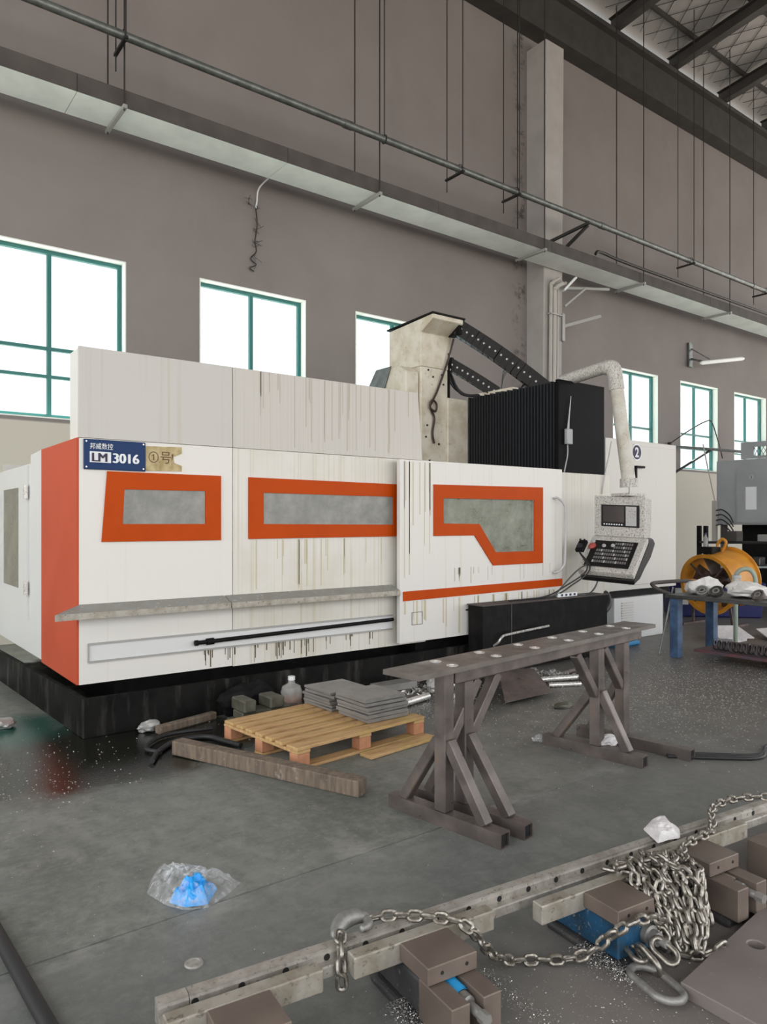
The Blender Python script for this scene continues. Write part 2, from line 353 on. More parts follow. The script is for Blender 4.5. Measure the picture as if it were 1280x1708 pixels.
# ------------------------------------------------------------------ the hall
WY = 10.0                                      # inner face of the long wall
fl = struct(MB().box(-9, 32, -9, WY + .24, -.3, -.03).build('floor', 'ground', loc=(0, 0, 0)))
for x0, x1, y0, y1 in ((-9, 32, -9, 2.695), (-9, 32, 2.705, WY)):
    MB().box(x0, x1, y0, y1, -.03, 0).build('slab', 'floor', fl)
struct(MB().box(-90, 120, 10.24, 120, -.7, -.31).build('ground', 'ground', loc=(0, 12, -.32)))
struct(MB().box(-90, 120, -90, 10.23, -.7, -.32).build('ground', M('darkened yard', (.19, .18, .17), .9), loc=(0, -12, -.32)))  # unseen yard, coloured dark to cut light bouncing into the hall
WIN = [-4.0, -1.25, 1.42, 4.25, 6.99, 14.05, 16.8, 19.43, 22.1]
WW, WZ0, WZ1 = 1.78, 2.83, 5.03
struct(MB().holed(rect(-9, 32, -.02, 12.6), [rect(x, x + WW, WZ0, WZ1) for x in WIN], XZ(WY), (0, .24, 0)).build('wall_back', 'wall', loc=(0, WY, 0)))
for i, x in enumerate(WIN):
    y = WY + .13
    o = bpy.data.objects.new('window_%d' % (i + 1), None); C.objects.link(o); place(o, None, (x + WW / 2, y, WZ0)); struct(o)
    x1 = x + WW; t = .016
    b = MB()                                   # white plastered reveal lining the opening
    b.box(x, x + t, WY - .004, y, WZ0, WZ1).box(x1 - t, x1, WY - .004, y, WZ0, WZ1).box(x + t, x1 - t, WY - .004, y, WZ1 - t, WZ1).box(x + t, x1 - t, WY - .004, y, WZ0, WZ0 + t)
    b.build('reveal', 'reveal', o)
    b = MB(); f = .05
    b.box(x + t, x1 - t, y, y + .06, WZ0 + t, WZ0 + t + f).box(x + t, x1 - t, y, y + .06, WZ1 - t - f, WZ1 - t)
    b.box(x + t, x + t + f, y, y + .06, WZ0 + t + f, WZ1 - t - f).box(x1 - t - f, x1 - t, y, y + .06, WZ0 + t + f, WZ1 - t - f)
    b.build('window_frame', 'frame_teal', o)
    cx = x + WW / 2 + (-.05 if i == 2 else 0)
    MB().box(cx - .025, cx + .025, y - .005, y + .055, WZ0 + t + f, WZ1 - t - f).build('mullion', 'frame_teal', o)
    for z, h in ((3.745, .022), (3.385, .02)):
        MB().box(x + t + f, cx - .025, y, y + .05, z - h, z + h).build('transom', 'frame_teal', o)
        MB().box(cx + .025, x1 - t - f, y, y + .05, z - h, z + h).build('transom', 'frame_teal', o)
    for a, b2 in ((x + t + f, cx - .025), (cx + .025, x1 - t - f)):
        for z0, z1 in ((WZ0 + t + f, 3.365), (3.405, 3.723), (3.767, WZ1 - t - f)):
            MB().box(a, b2, y + .025, y + .031, z0, z1).build('glass_pane', 'skyglass', o)
struct(MB().box(-9, 32, -6.75, -6.5, 8.0, 14.6).build('added_header', 'wall'))     # unseen header added to keep sky light off the upper wall
# roof: foil, rafters, purlins, eave girder (unseen side left open to let sky light in)
RX0, RX1, RYF = -9, 32, -6.5
zr = lambda y: 12.75 + (WY - y) * .12
rf = struct(MB().hexa([(RX0, RYF, zr(RYF)), (RX1, RYF, zr(RYF)), (RX1, WY + .3, zr(WY + .3)), (RX0, WY + .3, zr(WY + .3)),
                       (RX0, RYF, zr(RYF) + .1), (RX1, RYF, zr(RYF) + .1), (RX1, WY + .3, zr(WY + .3) + .1), (RX0, WY + .3, zr(WY + .3) + .1)]).build('ceiling', 'foil', loc=(0, 0, 12.6)))
for k in range(-8, 15):
    x = 11.55 + k * 2.3
    if RX0 < x < RX1:
        b = MB(); y0, y1 = RYF + .1, WY - .1
        for w_, h0, h1 in ((.2, -.40, -.385), (.016, -.385, -.115), (.2, -.115, -.10)):
            b.hexa([(x - w_ / 2, y0, zr(y0) + h0), (x + w_ / 2, y0, zr(y0) + h0), (x + w_ / 2, y1, zr(y1) + h0), (x - w_ / 2, y1, zr(y1) + h0),
                    (x - w_ / 2, y0, zr(y0) + h1), (x + w_ / 2, y0, zr(y0) + h1), (x + w_ / 2, y1, zr(y1) + h1), (x - w_ / 2, y1, zr(y1) + h1)])
        b.build('rafter', 'roofdark', rf)
for y in (9.2, 7.9, 6.6, 5.3, 4.0, 2.7, 1.4, .1, -1.2, -2.5):
    MB().box(RX0, RX1, y - .03, y + .03, zr(y) - .1, zr(y) + .0).build('purlin', 'roofdark', rf)
b = MB()                                       # diamond wire net that holds the foil up
zz = lambda x, y: (x, y, zr(y) - .025)
for k in range(-26, 60):
    for sgn in (1, -1):
        pts = []
        x0 = 6 + k * .5
        y0, y1 = 1.5, WY - .2
        xa, xb = (x0, x0 + (y1 - y0) * .7) if sgn > 0 else (x0 + (y1 - y0) * .7, x0)
        b.tube([zz(xa, y0), zz(xb, y1)], .008, 3)
o = b.build('foil_netting', 'rod', rf); o['kind'] = 'stuff'
b = MB().box(RX0, RX1, WY - .34, WY, 11.28, 11.36).box(RX0, RX1, WY - .2, WY - .14, 11.36, 12.2).box(RX0, RX1, WY - .34, WY, 12.2, 12.3)
struct(b.build('trim_1', 'roofdark'))
# tapered steel column against the wall
b = MB().hexa([(11.2, 9.62, 0), (11.78, 9.62, 0), (11.78, WY + .02, 0), (11.2, WY + .02, 0), (11.2, 9.5, 11.0), (11.74, 9.5, 11.0), (11.74, WY + .02, 11.0), (11.2, WY + .02, 11.0)])
struct(b.build('wall_column', M('grey column paint', (.40, .385, .37), .7, col2=(.35, .335, .32), scale=2), bevel=.012))

# ------------------------------------------------------------------ overhead services
tray = thing('cable_tray', 'long covered cable tray with lightened underside hung along the wall', 'cable tray', (12, 9.2, 6.5))
TX = [-6, -2.45, .25, 2.3, 5.1, 7.9, 10.7, 13.5, 16.3, 19.1, 21.9, 25]
for x0, x1 in zip(TX, TX[1:]):
    MB().box(x0 + .003, x1 - .003, 8.952, 9.518, 6.525, 6.531).build('bottom_cover', 'traypale', tray)
    b = MB().box(x0 + .003, x1 - .003, 8.945, 8.951, 6.525, 6.73).box(x0 + .003, x1 - .003, 9.519, 9.525, 6.525, 6.73)
    b.box(x0 + .003, x1 - .003, 8.945, 9.525, 6.731, 6.737); b.build('side_cover', 'traydark', tray)
for k, x in enumerate((-1.0, 2.83, 6.67, 10.45, 13.57, 17.1, 20.7)):
    t = thing('trapeze_hanger', ['trapeze hanger beyond the left edge', 'hanger bar and rods under the tray, nearest the left edge', 'hanger bar under the tray above the third window', 'hanger bar under the tray in front of the column',
              'first hanger bar under the tray right of the column', 'second hanger bar under the tray right of the column', 'third hanger bar under the tray right of the column'][k], 'hanger', (x, 9.23, 6.49), 'tray hangers')
    MB().box(x - .025, x + .025, 8.86, 9.6, 6.478, 6.524).build('cross_bar', 'bracket', t, bevel=.004)
    for y in (8.9, 9.56): MB().cyl((x, y, 6.46), (x, y, zr(y) - .12), .011, 8).build('rod', 'rod', t)
pipe = thing('overhead_pipe', 'long grey steel pipe hung above the cable tray', 'pipe', (12, 8.93, 7.28))
PJ = [-6, 0, 6, 12, 18, 25]
for x0, x1 in zip(PJ, PJ[1:]): MB().cyl((x0, 8.78, 7.28), (x1, 8.78, 7.28), .052, 16).build('pipe_length', 'galv', pipe, smooth=True)
for x in PJ[1:-1]: MB().cyl((x - .07, 8.78, 7.28), (x + .07, 8.78, 7.28), .062, 16).build('coupling', 'galv', pipe, smooth=True)
for k, x in enumerate((2.78, 4.0, 8.2, 9.55, 15.15, 18.6)):
    t = thing('pipe_hanger', ['rod hanger with wire ends on the pipe at left', 'rod hanger on the pipe left of the middle', 'paired rod hanger on the pipe left of the column', 'single rod hanger just left of the column',
              'paired rod hanger on the pipe right of the column', 'rod hanger on the pipe towards the right edge'][k], 'hanger', (x, 8.93, 7.2), 'pipe hangers')
    if k == 1: x = 6.67
    if k != 1:
        MB().box(x - .02, x + .02, 8.66, 9.1, 7.19, 7.222).build('cross_bar', 'rod', t)
        MB().cyl((x, 8.69, 7.17), (x, 8.69, zr(8.7) - .12), .009, 8).build('rod', 'rod', t)
        MB().cyl((x, 9.07, 7.0), (x, 9.07, zr(9.1) - .12), .009, 8).build('rod', 'rod', t)
        MB().tube([(x, 8.71, 7.22)] + [(x, 8.78 + .07 * math.cos(a), 7.28 + .07 * math.sin(a)) for a in [R(q) for q in range(200, -21, -20)]] + [(x, 8.85, 7.22)], .006, 6).build('u_bolt', 'rod', t)
    else:
        MB().tube([(x, 8.78 + .062 * math.cos(a), 7.28 + .062 * math.sin(a)) for a in [R(q) for q in range(0, 360, 24)]], .008, 6, closed=True).build('strap', 'rod', t)
        MB().cyl((x, 8.78, 7.34), (x, 8.78, zr(8.8) - .12), .009, 8).build('rod', 'rod', t)
t = thing('pipe_bracket', 'dark angle bracket holding the pipe off the column', 'bracket', (11.5, 9.5, 7.1))
MB().beam((11.22, 9.55, 6.98), (11.5, 8.7, 7.2), .05, .05).build('arm', 'rod', t)
MB().beam((11.36, 9.55, 6.62), (11.52, 8.75, 7.17), .05, .05).build('brace', 'rod', t)
tag(MB().tube(spline([(11.95, 8.9, 6.76), (12.1, 8.9, 6.83), (12.9, 8.9, 6.80), (15, 8.9, 6.79), (18, 8.9, 6.79), (25, 8.9, 6.78)]), .03, 8).build('service_pipe', 'rod', smooth=True), 'thin dark pipe lying along the tray right of the column', 'pipe')
t = thing('conduit_riser', 'pale conduits running up the front of the column', 'conduit', (11.5, 9.55, 3))
for x, r, z1 in ((11.33, .035, 6.2), (11.43, .05, 6.12), (11.53, .03, 6.15)):
    MB().tube(spline([(x, 9.55, .0), (x, 9.52, 3), (x, 9.49, z1 - .3), (x, 9.46, z1), (x + .15, 9.40, z1 + .12)], 5), r, 10).build('conduit', 'conduit', t, smooth=True)
for z in (5.6, 4.2): MB().box(11.27, 11.6, 9.43, 9.545 - (z - 4) * .012, z, z + .03).build('clamp', 'bracket', t)
t = thing('column_arm', 'short steel arm sticking out from the column below the tray', 'bracket', (11.8, 9.6, 5.6))
MB().box(11.72, 11.80, 9.52, 9.6, 5.15, 5.7).build('upright', 'bracket', t)
MB().beam((11.78, 9.55, 5.45), (12.65, 9.3, 5.75), .05, .06).build('arm', 'bracket', t)
t = thing('column_arm', 'upper steel arm with clips on the column just under the tray', 'bracket', (11.8, 9.6, 6.2))
MB().beam((11.75, 9.5, 6.2), (13.0, 9.35, 6.38), .05, .05).build('arm', 'bracket', t)
MB().beam((11.78, 9.52, 5.85), (12.3, 9.4, 6.28), .04, .04).build('brace', 'bracket', t)
MB().beam((11.6, 9.4, 6.1), (11.85, 9.3, 6.38), .09, .04).build('clip', 'lettering', t)
# wall lamp on its arm
t = thing('wall_lamp', 'white tube lamp on a bracket high on the wall', 'lamp', (17.2, 9.9, 5.5))
MB().box(17.1, 17.25, 9.93, 9.99, 5.4, 6.0).build('back_plate', 'galv', t)
MB().beam((17.2, 9.93, 5.60), (17.2, 9.55, 5.45), .04, .05).build('arm', 'galv', t)
MB().beam((17.2, 9.93, 5.85), (17.3, 9.5, 5.52), .03, .03).build('stay', 'galv', t)
MB().tube([(16.95, 9.55, 5.40), (17.05, 9.55, 5.42), (18.75, 9.45, 5.73), (18.85, 9.45, 5.745)], [.03, .05, .05, .03], 12).build('lamp_tube', 'lamp', t, smooth=True)
# frayed cable dangling on the wall
t = thing('hanging_cable', 'frayed cable dangling down the wall from the cable tray', 'cable', (5.13, 9.95, 5.3))
MB().tube(spline([(5.17, 9.5, 6.6), (5.17, 9.93, 6.55), (5.15, 9.97, 6.35), (5.13, 9.97, 6.25)]), .012, 6).build('sheath', 'lettering', t)
MB().tube(spline([(5.13, 9.97, 6.27), (5.15, 9.96, 6.0), (5.12, 9.97, 5.75), (5.14, 9.97, 5.6), (5.05, 9.97, 5.47), (5.14, 9.97, 5.40), (5.03, 9.97, 5.33), (5.1, 9.97, 5.29)]), .009, 6).build('core', 'rod', t)
b = MB()
for k in range(34):
    z = rnd.choice([6.3, 6.25, 6.1, 5.9, 5.72, 5.7, 5.5, 5.42]) + rnd.uniform(-.05, .05); p = V((5.13, 9.97, z)); d = V((rnd.uniform(-1, 1), rnd.uniform(-.6, 0), rnd.uniform(-.5, .7)))
    if k < 9: p.x -= .12; p.z = 6.32 + rnd.uniform(-.05, .06)
    b.tube([p, p + d * .05, p + d * .1 + V((rnd.uniform(-.03, .03), 0, rnd.uniform(-.04, .02)))], .0035, 3)
o = b.build('frayed_strands', 'rod', t); o['kind'] = 'stuff'
# triangular wall bracket right of the cabinet
t = thing('wall_bracket', 'triangular tube bracket with a looped wire at the fourth window', 'bracket', (16.25, 9.7, 2.5))
MB().box(16.2, 16.27, 9.9, 9.97, 2.5, 3.45).build('upright', 'rod', t)
MB().tube([(16.22, 9.93, 3.35), (17.3, 9.4, 3.3), (18.2, 9.0, 3.25)], .035, 8).build('arm', 'galv', t)
MB().tube([(16.24, 9.92, 2.65), (17.2, 9.45, 3.27)], .03, 8).build('brace', 'rod', t)
MB().tube(spline([(16.2, 9.9, 3.42), (16.7, 9.7, 3.75), (17.1, 9.5, 3.98), (17.3, 9.45, 3.95), (17.55, 9.4, 3.4), (17.7, 9.4, 3.1)]), .014, 6).build('wire_loop', 'rod', t)

# ------------------------------------------------------------------ the gantry machining centre
mc = thing('gantry_milling_machine', 'long white and orange gantry milling machine with sliding front door', 'machine', (4.2, 5.4, 0))
def framed(y, outer, inner, mat='orange', glassm='machglass', depth=.012):
    f = MB().holed(outer, [inner], XZ(y - depth), (0, depth - .001, 0)).build('window_surround', mat, mc)
    MB().prism([(a, y - .004, b) for a, b in inner], (0, .003, 0)).build('window_pane', glassm, f)
    return f
# fixed front: two main panels, each with a window opening
P1 = rect(1.4, 2.572, .356, 2.098); P2 = rect(2.578, 4.6, .35, 2.098)
W1 = [(1.70, 1.491), (2.339, 1.491), (2.339, 1.747), (1.714, 1.744)]; W2 = [(2.846, 1.49), (4.197, 1.483), (4.197, 1.742), (2.846, 1.747)]
MB().holed(P1, [W1], XZ(5.4), (0, .03, 0)).build('front_panel', 'white', mc)
MB().holed(P2, [W2], XZ(5.4), (0, .03, 0)).build('front_panel', 'streaked', mc)
framed(5.399, [(1.553, 1.363), (2.47, 1.363), (2.47, 1.871), (1.592, 1.871)], W1)
framed(5.399, [(2.711, 1.369), (4.30, 1.374), (4.30, 1.861), (2.711, 1.87)], W2)
MB().box(1.4, 2.572, 5.4, 5.43, 2.104, 2.747).build('upper_guard', 'pale_upper', mc)
MB().prism([(2.578, 5.4, 2.104), (4.56, 5.4, 2.104), (4.505, 5.4, 2.747), (2.578, 5.4, 2.747)], (0, .03, 0)).build('upper_guard', 'upper_streaked', mc)
MB().box(1.4, 1.43, 5.431, 5.64, 2.104, 2.735).build('guard_return', 'white', mc)
# ledge and lower channel
led = MB().prism([(1.21, 5.28, .878), (1.21, 5.28, .832), (1.40, 5.399, .85), (1.40, 5.399, .925)], (.001, 0, 0))
b = MB()
for x0, x1, ch in ((1.21, 2.50, .19), (2.505, 4.185, 0)):
    b.hexa([(x0, 5.27, .832), (x1, 5.27, .832), (x1, 5.399, .85), (x0 + ch, 5.399, .85), (x0, 5.27, .878), (x1, 5.27, .878), (x1, 5.399, .925), (x0 + ch, 5.399, .925)])
led.bm.free(); b.build('drip_ledge', 'grey_ledge', mc, bevel=.004)
b = MB().box(1.46, 4.19, 5.385, 5.399, .632, .645).box(1.46, 4.19, 5.385, 5.399, .505, .515).box(1.46, 1.468, 5.385, 5.399, .515, .632)
b.build('channel_shade_line', 'bracket', mc)  # raised grey outline paints the shade around the recess
MB().box(1.211, 2.499, 5.2655, 5.2695, .833, .876).box(2.506, 4.184, 5.2655, 5.2695, .833, .876).build('ledge_lip', 'jawsteel', mc)
MB().box(1.47, 4.19, 5.396, 5.399, .517, .63).build('channel_back', 'cool_white', mc)
b = MB().tube([(2.25, 5.37, .572), (4.18, 5.37, .602)], .016, 10).cyl((2.34, 5.37, .5735), (2.40, 5.37, .5745), .026, 10).cyl((2.245, 5.37, .572), (2.27, 5.37, .572), .022, 10)
b.build('oil_pipe', 'black', mc, smooth=True)
rd = random.Random(12)
def drips(name, mat, xs, n, ztop, l0, l1, w0, w1, y):
    b = MB()
    for _ in range(n):
        x = rd.uniform(*xs); x = x if rd.random() < .4 else xs[0] + (x - xs[0]) // .23 * .23 + rd.gauss(0, .035)
        x = min(max(x, xs[0]), xs[1]); l = rd.uniform(l0, l1); w_ = rd.uniform(w0, w1); z = ztop(x)
        b.box(x, x + w_, y - .0012, y, z - l, z)
    o = b.build(name, mat, mc); o['kind'] = 'stuff'
DR = M('dark oil run', (.13, .105, .06), .35); TA = M('tan oil run', (.47, .425, .345), .4); YE = M('yellow oil run', (.54, .49, .34), .4)
drips('oil_runs', DR, (2.33, 4.15), 46, lambda x: .505, .02, .15, .003, .010, 5.399)
drips('oil_runs', TA, (2.8, 4.47), 30, lambda x: 2.742, .12, .62, .003, .009, 5.399)
drips('oil_runs', YE, (2.75, 4.15), 18, lambda x: 1.36, .08, .42, .004, .014, 5.399)
# sliding door on the right half of the front
DH = [(4.719, 1.494), (5.202, 1.488), (5.433, 1.199), (6.017, 1.198), (6.017, 1.744), (4.719, 1.737)]
DO = [(4.597, 1.374), (5.136, 1.374), (5.398, 1.065), (6.161, 1.065), (6.161, 1.883), (4.597, 1.866)]
door = MB().holed([(4.19, .385), (6.49, .40), (6.49, 2.092), (4.19, 2.087)], [DH], XZ(5.28), (0, .045, 0)).build('sliding_door', M('streaked door enamel', (.69, .675, .65), .38, stains=[((.50, .44, .26), 1.0, .60, .76, (30, 30, .35), .5)]), mc)
MB().holed(DO, [DH], XZ(5.268), (0, .011, 0)).build('window_surround', 'orange', door)
MB().prism([(a, 5.29, b) for a, b in DH], (0, .005, 0)).build('window_pane', 'doorglass', door)
MB().prism([(4.225, 5.273, .774), (6.49, 5.273, .80), (6.49, 5.273, .882), (4.225, 5.273, .863)], (0, .006, 0)).build('stripe', 'orange', door)
MB().tube(spline([(6.34, 5.27, 1.77), (6.36, 5.23, 1.77), (6.43, 5.20, 1.70), (6.44, 5.19, 1.60), (6.43, 5.19, 1.12), (6.41, 5.20, 1.02), (6.35, 5.23, .96), (6.33, 5.27, .955)]), .014, 10).build('handle', 'keys', door, smooth=True)
b = MB()
for x0, x1, z0, z1 in ((4.33, 4.46, .66, .664), (4.33, 4.46, .545, .549), (4.33, 4.334, .549, .66), (4.456, 4.46, .549, .66)): b.box(x0, x1, 5.276, 5.279, z0, z1)
b.build('hatch_outline', 'rod', door)
for x, z in ((5.9, .60),): MB().box(5.02, 5.55, 5.272, 5.279, .63, .645).build('slot', 'rod', door)
b = MB()
for k in range(26):
    q = V((rnd.uniform(4.25, 6.45), 5.276, rnd.choice([.52, .6, 1.0, 1.4, 1.95]) + rnd.uniform(-.08, .08))); b.box(q.x, q.x + .008, 5.277, 5.28, q.z, q.z + .012)
drips('oil_runs', YE, (4.24, 6.4), 34, lambda x: .77, .1, .36, .006, .02, 5.2795)
drips('oil_runs', YE, (4.24, 4.58), 14, lambda x: 2.07, .2, 1.1, .004, .014, 5.2795)
drips('oil_runs', TA, (4.7, 6.3), 16, lambda x: 1.06, .05, .17, .004, .01, 5.2795)
# cable seen lying inside the door window, bed and rear guard inside the cover
MB().tube(spline([(5.1, 5.36, 1.48), (5.3, 5.36, 1.30), (5.5, 5.36, 1.245), (5.75, 5.36, 1.24), (6.0, 5.36, 1.26)]), .012, 6).build('inner_cable', 'rubber', mc)
MB().tube(spline([(5.52, 5.4, 1.25), (5.51, 5.4, 1.6), (5.5, 5.4, 1.68), (5.55, 5.4, 1.72), (5.68, 5.4, 1.76)]), .008, 6).build('inner_wire', 'rubber', mc)
MB().box(1.9, 6.3, 5.9, 7.7, .5, 1.0).build('bed', 'viceolive', mc)
MB().box(1.43, 7.6, 8.37, 8.4, .36, 2.1).build('rear_guard', 'white', mc)
# left end: orange corner strip, white sheet and access door
YZ = lambda x: (lambda a, b: (x, a, b))
MB().box(1.385, 1.399, 5.4, 6.48, .358, 2.1).build('corner_strip', 'red_orange', mc)
MB().prism([(1.387, 6.484, .376), (1.387, 8.4, .36), (1.387, 8.4, 2.013), (1.387, 6.885, 2.013), (1.387, 6.885, 2.085), (1.387, 6.484, 2.1)], (.012, 0, 0)).build('end_panel', 'cool_white', mc)
dh = rect(7.32, 8.04, .905, 1.82)
sd = MB().holed(rect(6.96, 8.42, .66, 2.0), [dh], YZ(1.372), (.014, 0, 0)).build('access_door', 'cool_white', mc)
MB().box(1.376, 1.382, 7.32, 8.04, .905, 1.82).build('window_pane', M('dark olive pane', (.15, .15, .12), .25, col2=(.20, .195, .15), scale=3), sd)
for z in (1.77, .93): MB().box(1.355, 1.372, 6.93, 7.0, z - .06, z + .06).box(1.345, 1.357, 6.955, 6.975, z - .06, z + .06).build('hinge', 'bright', sd)
for z in (1.67, .96): MB().box(1.35, 1.372, 8.28, 8.40, z - .11, z + .11).build('latch', 'navy', sd)
# oil tray the whole machine stands in, and the black bed under the covers
b = MB()
def tray_ring(q, h0, h1): b.hexa([(*p, h0) for p in q] + [(*p, h1) for p in q])
tray_ring([(1.40, 5.30), (5.2, 5.34), (5.2, 5.38), (1.44, 5.34)], 0, .275); tray_ring([(1.40, 5.30), (1.44, 5.34), (1.29, 8.5), (1.25, 8.5)], 0, .275)
tray_ring([(1.44, 5.34), (5.2, 5.38), (5.2, 8.4), (1.3, 8.4)], .02, .05)
b.build('oil_tray', 'base', mc, bevel=.004)
b = MB().box(1.75, 7.6, 5.75, 8.2, .05, .48).box(4.6, 7.6, 5.55, 5.75, .0, .36); b.build('bed_base', 'black', mc)
# right body, black end cover, bellows on the cross beam
MB().box(6.52, 7.66, 5.5, 5.53, .64, 2.085).build('right_cover', 'streaked', mc)
MB().box(6.52, 7.66, 5.531, 6.9, 2.05, 2.08).build('right_cover_top', 'cream', mc)
eb = MB().box(6.76, 7.63, 5.55, 5.60, 2.088, 3.175).build('end_cover', M('matt black sheet', (.006, .006, .007), .5, spec=.06), mc, bevel=.006)
b = MB(); n = 30; y0, y1 = 5.6, 7.08
for k in range(n):
    a = y0 + (y1 - y0) * k / n; c = y0 + (y1 - y0) * (k + 1) / n; mid = (a + c) / 2; z0, z1 = 2.1, 3.15
    b.prism([(6.80, a + .002, z0), (6.765, mid - .008, z0), (6.765, mid + .008, z0), (6.80, c - .002, z0), (7.58, c - .002, z0), (7.58, a + .002, z0)], (0, 0, z1 - z0 + (.012 if k % 2 else 0)))
b.build('bellows', 'bellows', mc)
MB().box(6.42, 6.86, 7.085, 7.6, 2.1, 3.13).build('saddle_cover', 'cream', mc, bevel=.01)
MB().box(6.86, 7.5, 7.09, 7.9, 2.1, 3.05).build('cross_beam', 'cream', mc)
# ram: tall head with an overhanging cap
rb = MB().box(6.0, 6.46, 7.13, 7.75, 2.0, 3.498).build('ram', 'cream', mc, bevel=.01)
b = MB()
b.prism([(6.0, 7.79, 4.06), (6.0, 7.79, 3.5), (6.0, 7.13, 3.5), (6.0, 7.13, 3.93), (6.0, 6.9, 4.06), (6.0, 6.9, 4.115)], (.52, 0, 0))
b.build('ram_cap', 'cream', mc, bevel=.006)
MB().hexa([(5.98, 6.88, 4.118), (6.54, 6.88, 4.118), (6.54, 7.82, 4.075), (5.98, 7.82, 4.075), (5.98, 6.88, 4.135), (6.54, 6.88, 4.135), (6.54, 7.82, 4.092), (5.98, 7.82, 4.092)]).build('cap_lid', 'black', mc)
b = MB().prism([(5.78, 8.0, 2.1), (5.78, 8.0, 3.3), (5.78, 7.78, 3.5), (5.78, 7.3, 3.5), (5.78, 7.16, 3.42), (5.78, 7.16, 2.1)], (.21, 0, 0)); b.build('head_cover', 'cream', mc, bevel=.01)
b = MB().prism([(5.775, 8.02, 3.22), (5.775, 7.77, 3.515), (5.775, 7.45, 3.515), (5.775, 7.6, 3.22)], (-.012, 0, 0)); b.build('vent_plate', 'galv', mc)
for x, y in ((6.12, 3.46), (6.35, 3.42), (6.08, 2.6), (6.3, 2.52), (6.14, 2.3), (6.1, 2.75), (6.38, 3.3), (6.2, 3.38)): MB().cyl((x, 7.128, y), (x, 7.12, y), .014, 8).build('bolt', 'rod', rb)
# two cable carriers: chained links from the ram and from the beam
lk = MB().box(-.001, .001, 0, 0, 0, 0); lk.bm.free()
def carrier(p0, p1, n, w_, h_, sag):
    p0, p1 = V(p0), V(p1)
    part = MB().box(p0.x - .1, p0.x, p0.y - w_ / 2, p0.y + w_ / 2, p0.z - h_ / 2, p0.z + h_ / 2).build('cable_carrier', 'black', mc)
    pts = [p0.lerp(p1, i / n) + V((0, 0, sag * math.sin(math.pi * i / n))) for i in range(n + 1)]
    src = None
    L = (p1 - p0).length / n
    for i in range(n):
        d = (pts[i + 1] - pts[i]).normalized(); side = d.cross(UZ).normalized(); up = side.cross(d)
        q = Matrix((d, side, up)).transposed().to_quaternion(); c = (pts[i] + pts[i + 1]) / 2
        if src is None:
            b = MB().box(-L / 2 * 1.12, L / 2 * 1.12, -w_ / 2, -w_ / 2 + .018, -h_ / 2, h_ / 2).box(-L / 2 * 1.12, L / 2 * 1.12, w_ / 2 - .018, w_ / 2, -h_ / 2, h_ / 2)
            b.box(-L / 2 * .8, L / 2 * .8, -w_ / 2 + .018, w_ / 2 - .018, h_ / 2 - .02, h_ / 2).box(-L / 2 * .8, L / 2 * .8, -w_ / 2 + .018, w_ / 2 - .018, -h_ / 2, -h_ / 2 + .02)
            b.mi = 1; b.cyl((0, w_ / 2, 0), (0, w_ / 2 + .004, 0), .013, 8).cyl((0, -w_ / 2, 0), (0, -w_ / 2 - .004, 0), .013, 8)
            src = b.build('link', ['darkplastic', 'keys'], part, loc=(0, 0, 0)); src.rotation_mode = 'QUATERNION'
            place(src, part, c); src.rotation_quaternion = q
        else: again(src, part, c, q)
    return part
carrier((6.56, 7.02, 4.03), (7.28, 6.2, 3.2), 15, .2, .2, .03)
carrier((6.56, 7.2, 3.60), (6.98, 6.75, 3.2), 9, .15, .15, .01)
MB().box(6.462, 6.49, 7.12, 7.2, 3.13, 3.72).build('cable_rack', 'black', mc)
for k in range(4): MB().tube(spline([(6.5, 7.2, 3.62 - k * .06), (6.56 + k * .02, 7.15, 3.42 - k * .05), (6.66 + k * .04, 7.08, 3.2), (6.9, 6.9, 3.17 + k * .01)]), .016, 6).build('cable', 'rubber', mc, smooth=True)
for k in range(3): MB().tube(spline([(6.9, 6.6, 3.18), (6.92, 6.55, 3.4 + k * .04), (7.02 + k * .05, 6.45, 3.52 + k * .03), (7.14 + k * .04, 6.4, 3.38), (7.0, 6.4, 3.2), (6.8, 6.6, 3.17)]), .005, 5).build('wire_loop', 'rubber', mc)
MB().box(6.85, 7.3, 6.35, 7.0, 3.155, 3.21).build('junction_cover', 'cream', mc)
MB().tube(spline([(6.5, 7.06, 3.9), (6.42, 7.09, 3.6), (6.26, 7.1, 3.22), (6.18, 7.1, 3.08), (6.12, 7.09, 2.98), (6.2, 7.08, 2.93), (6.22, 7.08, 3.02), (6.15, 7.08, 3.07), (6.13, 7.1, 2.98), (6.2, 7.1, 2.85), (6.17, 7.1, 2.65), (6.2, 7.1, 2.52)]), .014, 8).build('hanging_lead', M('dark brown rubber', (.03, .015, .012), .5), mc, smooth=True)
# indicator hanging on the black end cover
t = thing('limit_switch', 'small grey switch box and lead hanging on the black end cover', 'switch', (6.92, 5.53, 2.45))
MB().box(6.86, 6.96, 5.50, 5.549, 2.42, 2.60).build('box', 'machgrey', t, bevel=.006)
MB().tube([(6.91, 5.53, 2.60), (6.92, 5.53, 2.70), (6.96, 5.53, 2.99)], [.014, .01, .004], 8).build('antenna', 'keys', t)
MB().tube(spline([(6.9, 5.53, 2.43), (6.9, 5.53, 2.3), (6.86, 5.52, 2.2), (6.82, 5.51, 2.11), (6.80, 5.5, 2.09)]), .007, 6).build('lead', 'keys', t)
tag(MB().tube(spline([(7.66, 5.47, 2.5), (7.60, 5.47, 2.3), (7.53, 5.48, 2.05), (7.5, 5.49, 1.85)]), .008, 6).build('lead', 'keys'), 'thin grey lead running down beside the black end cover', 'cable')
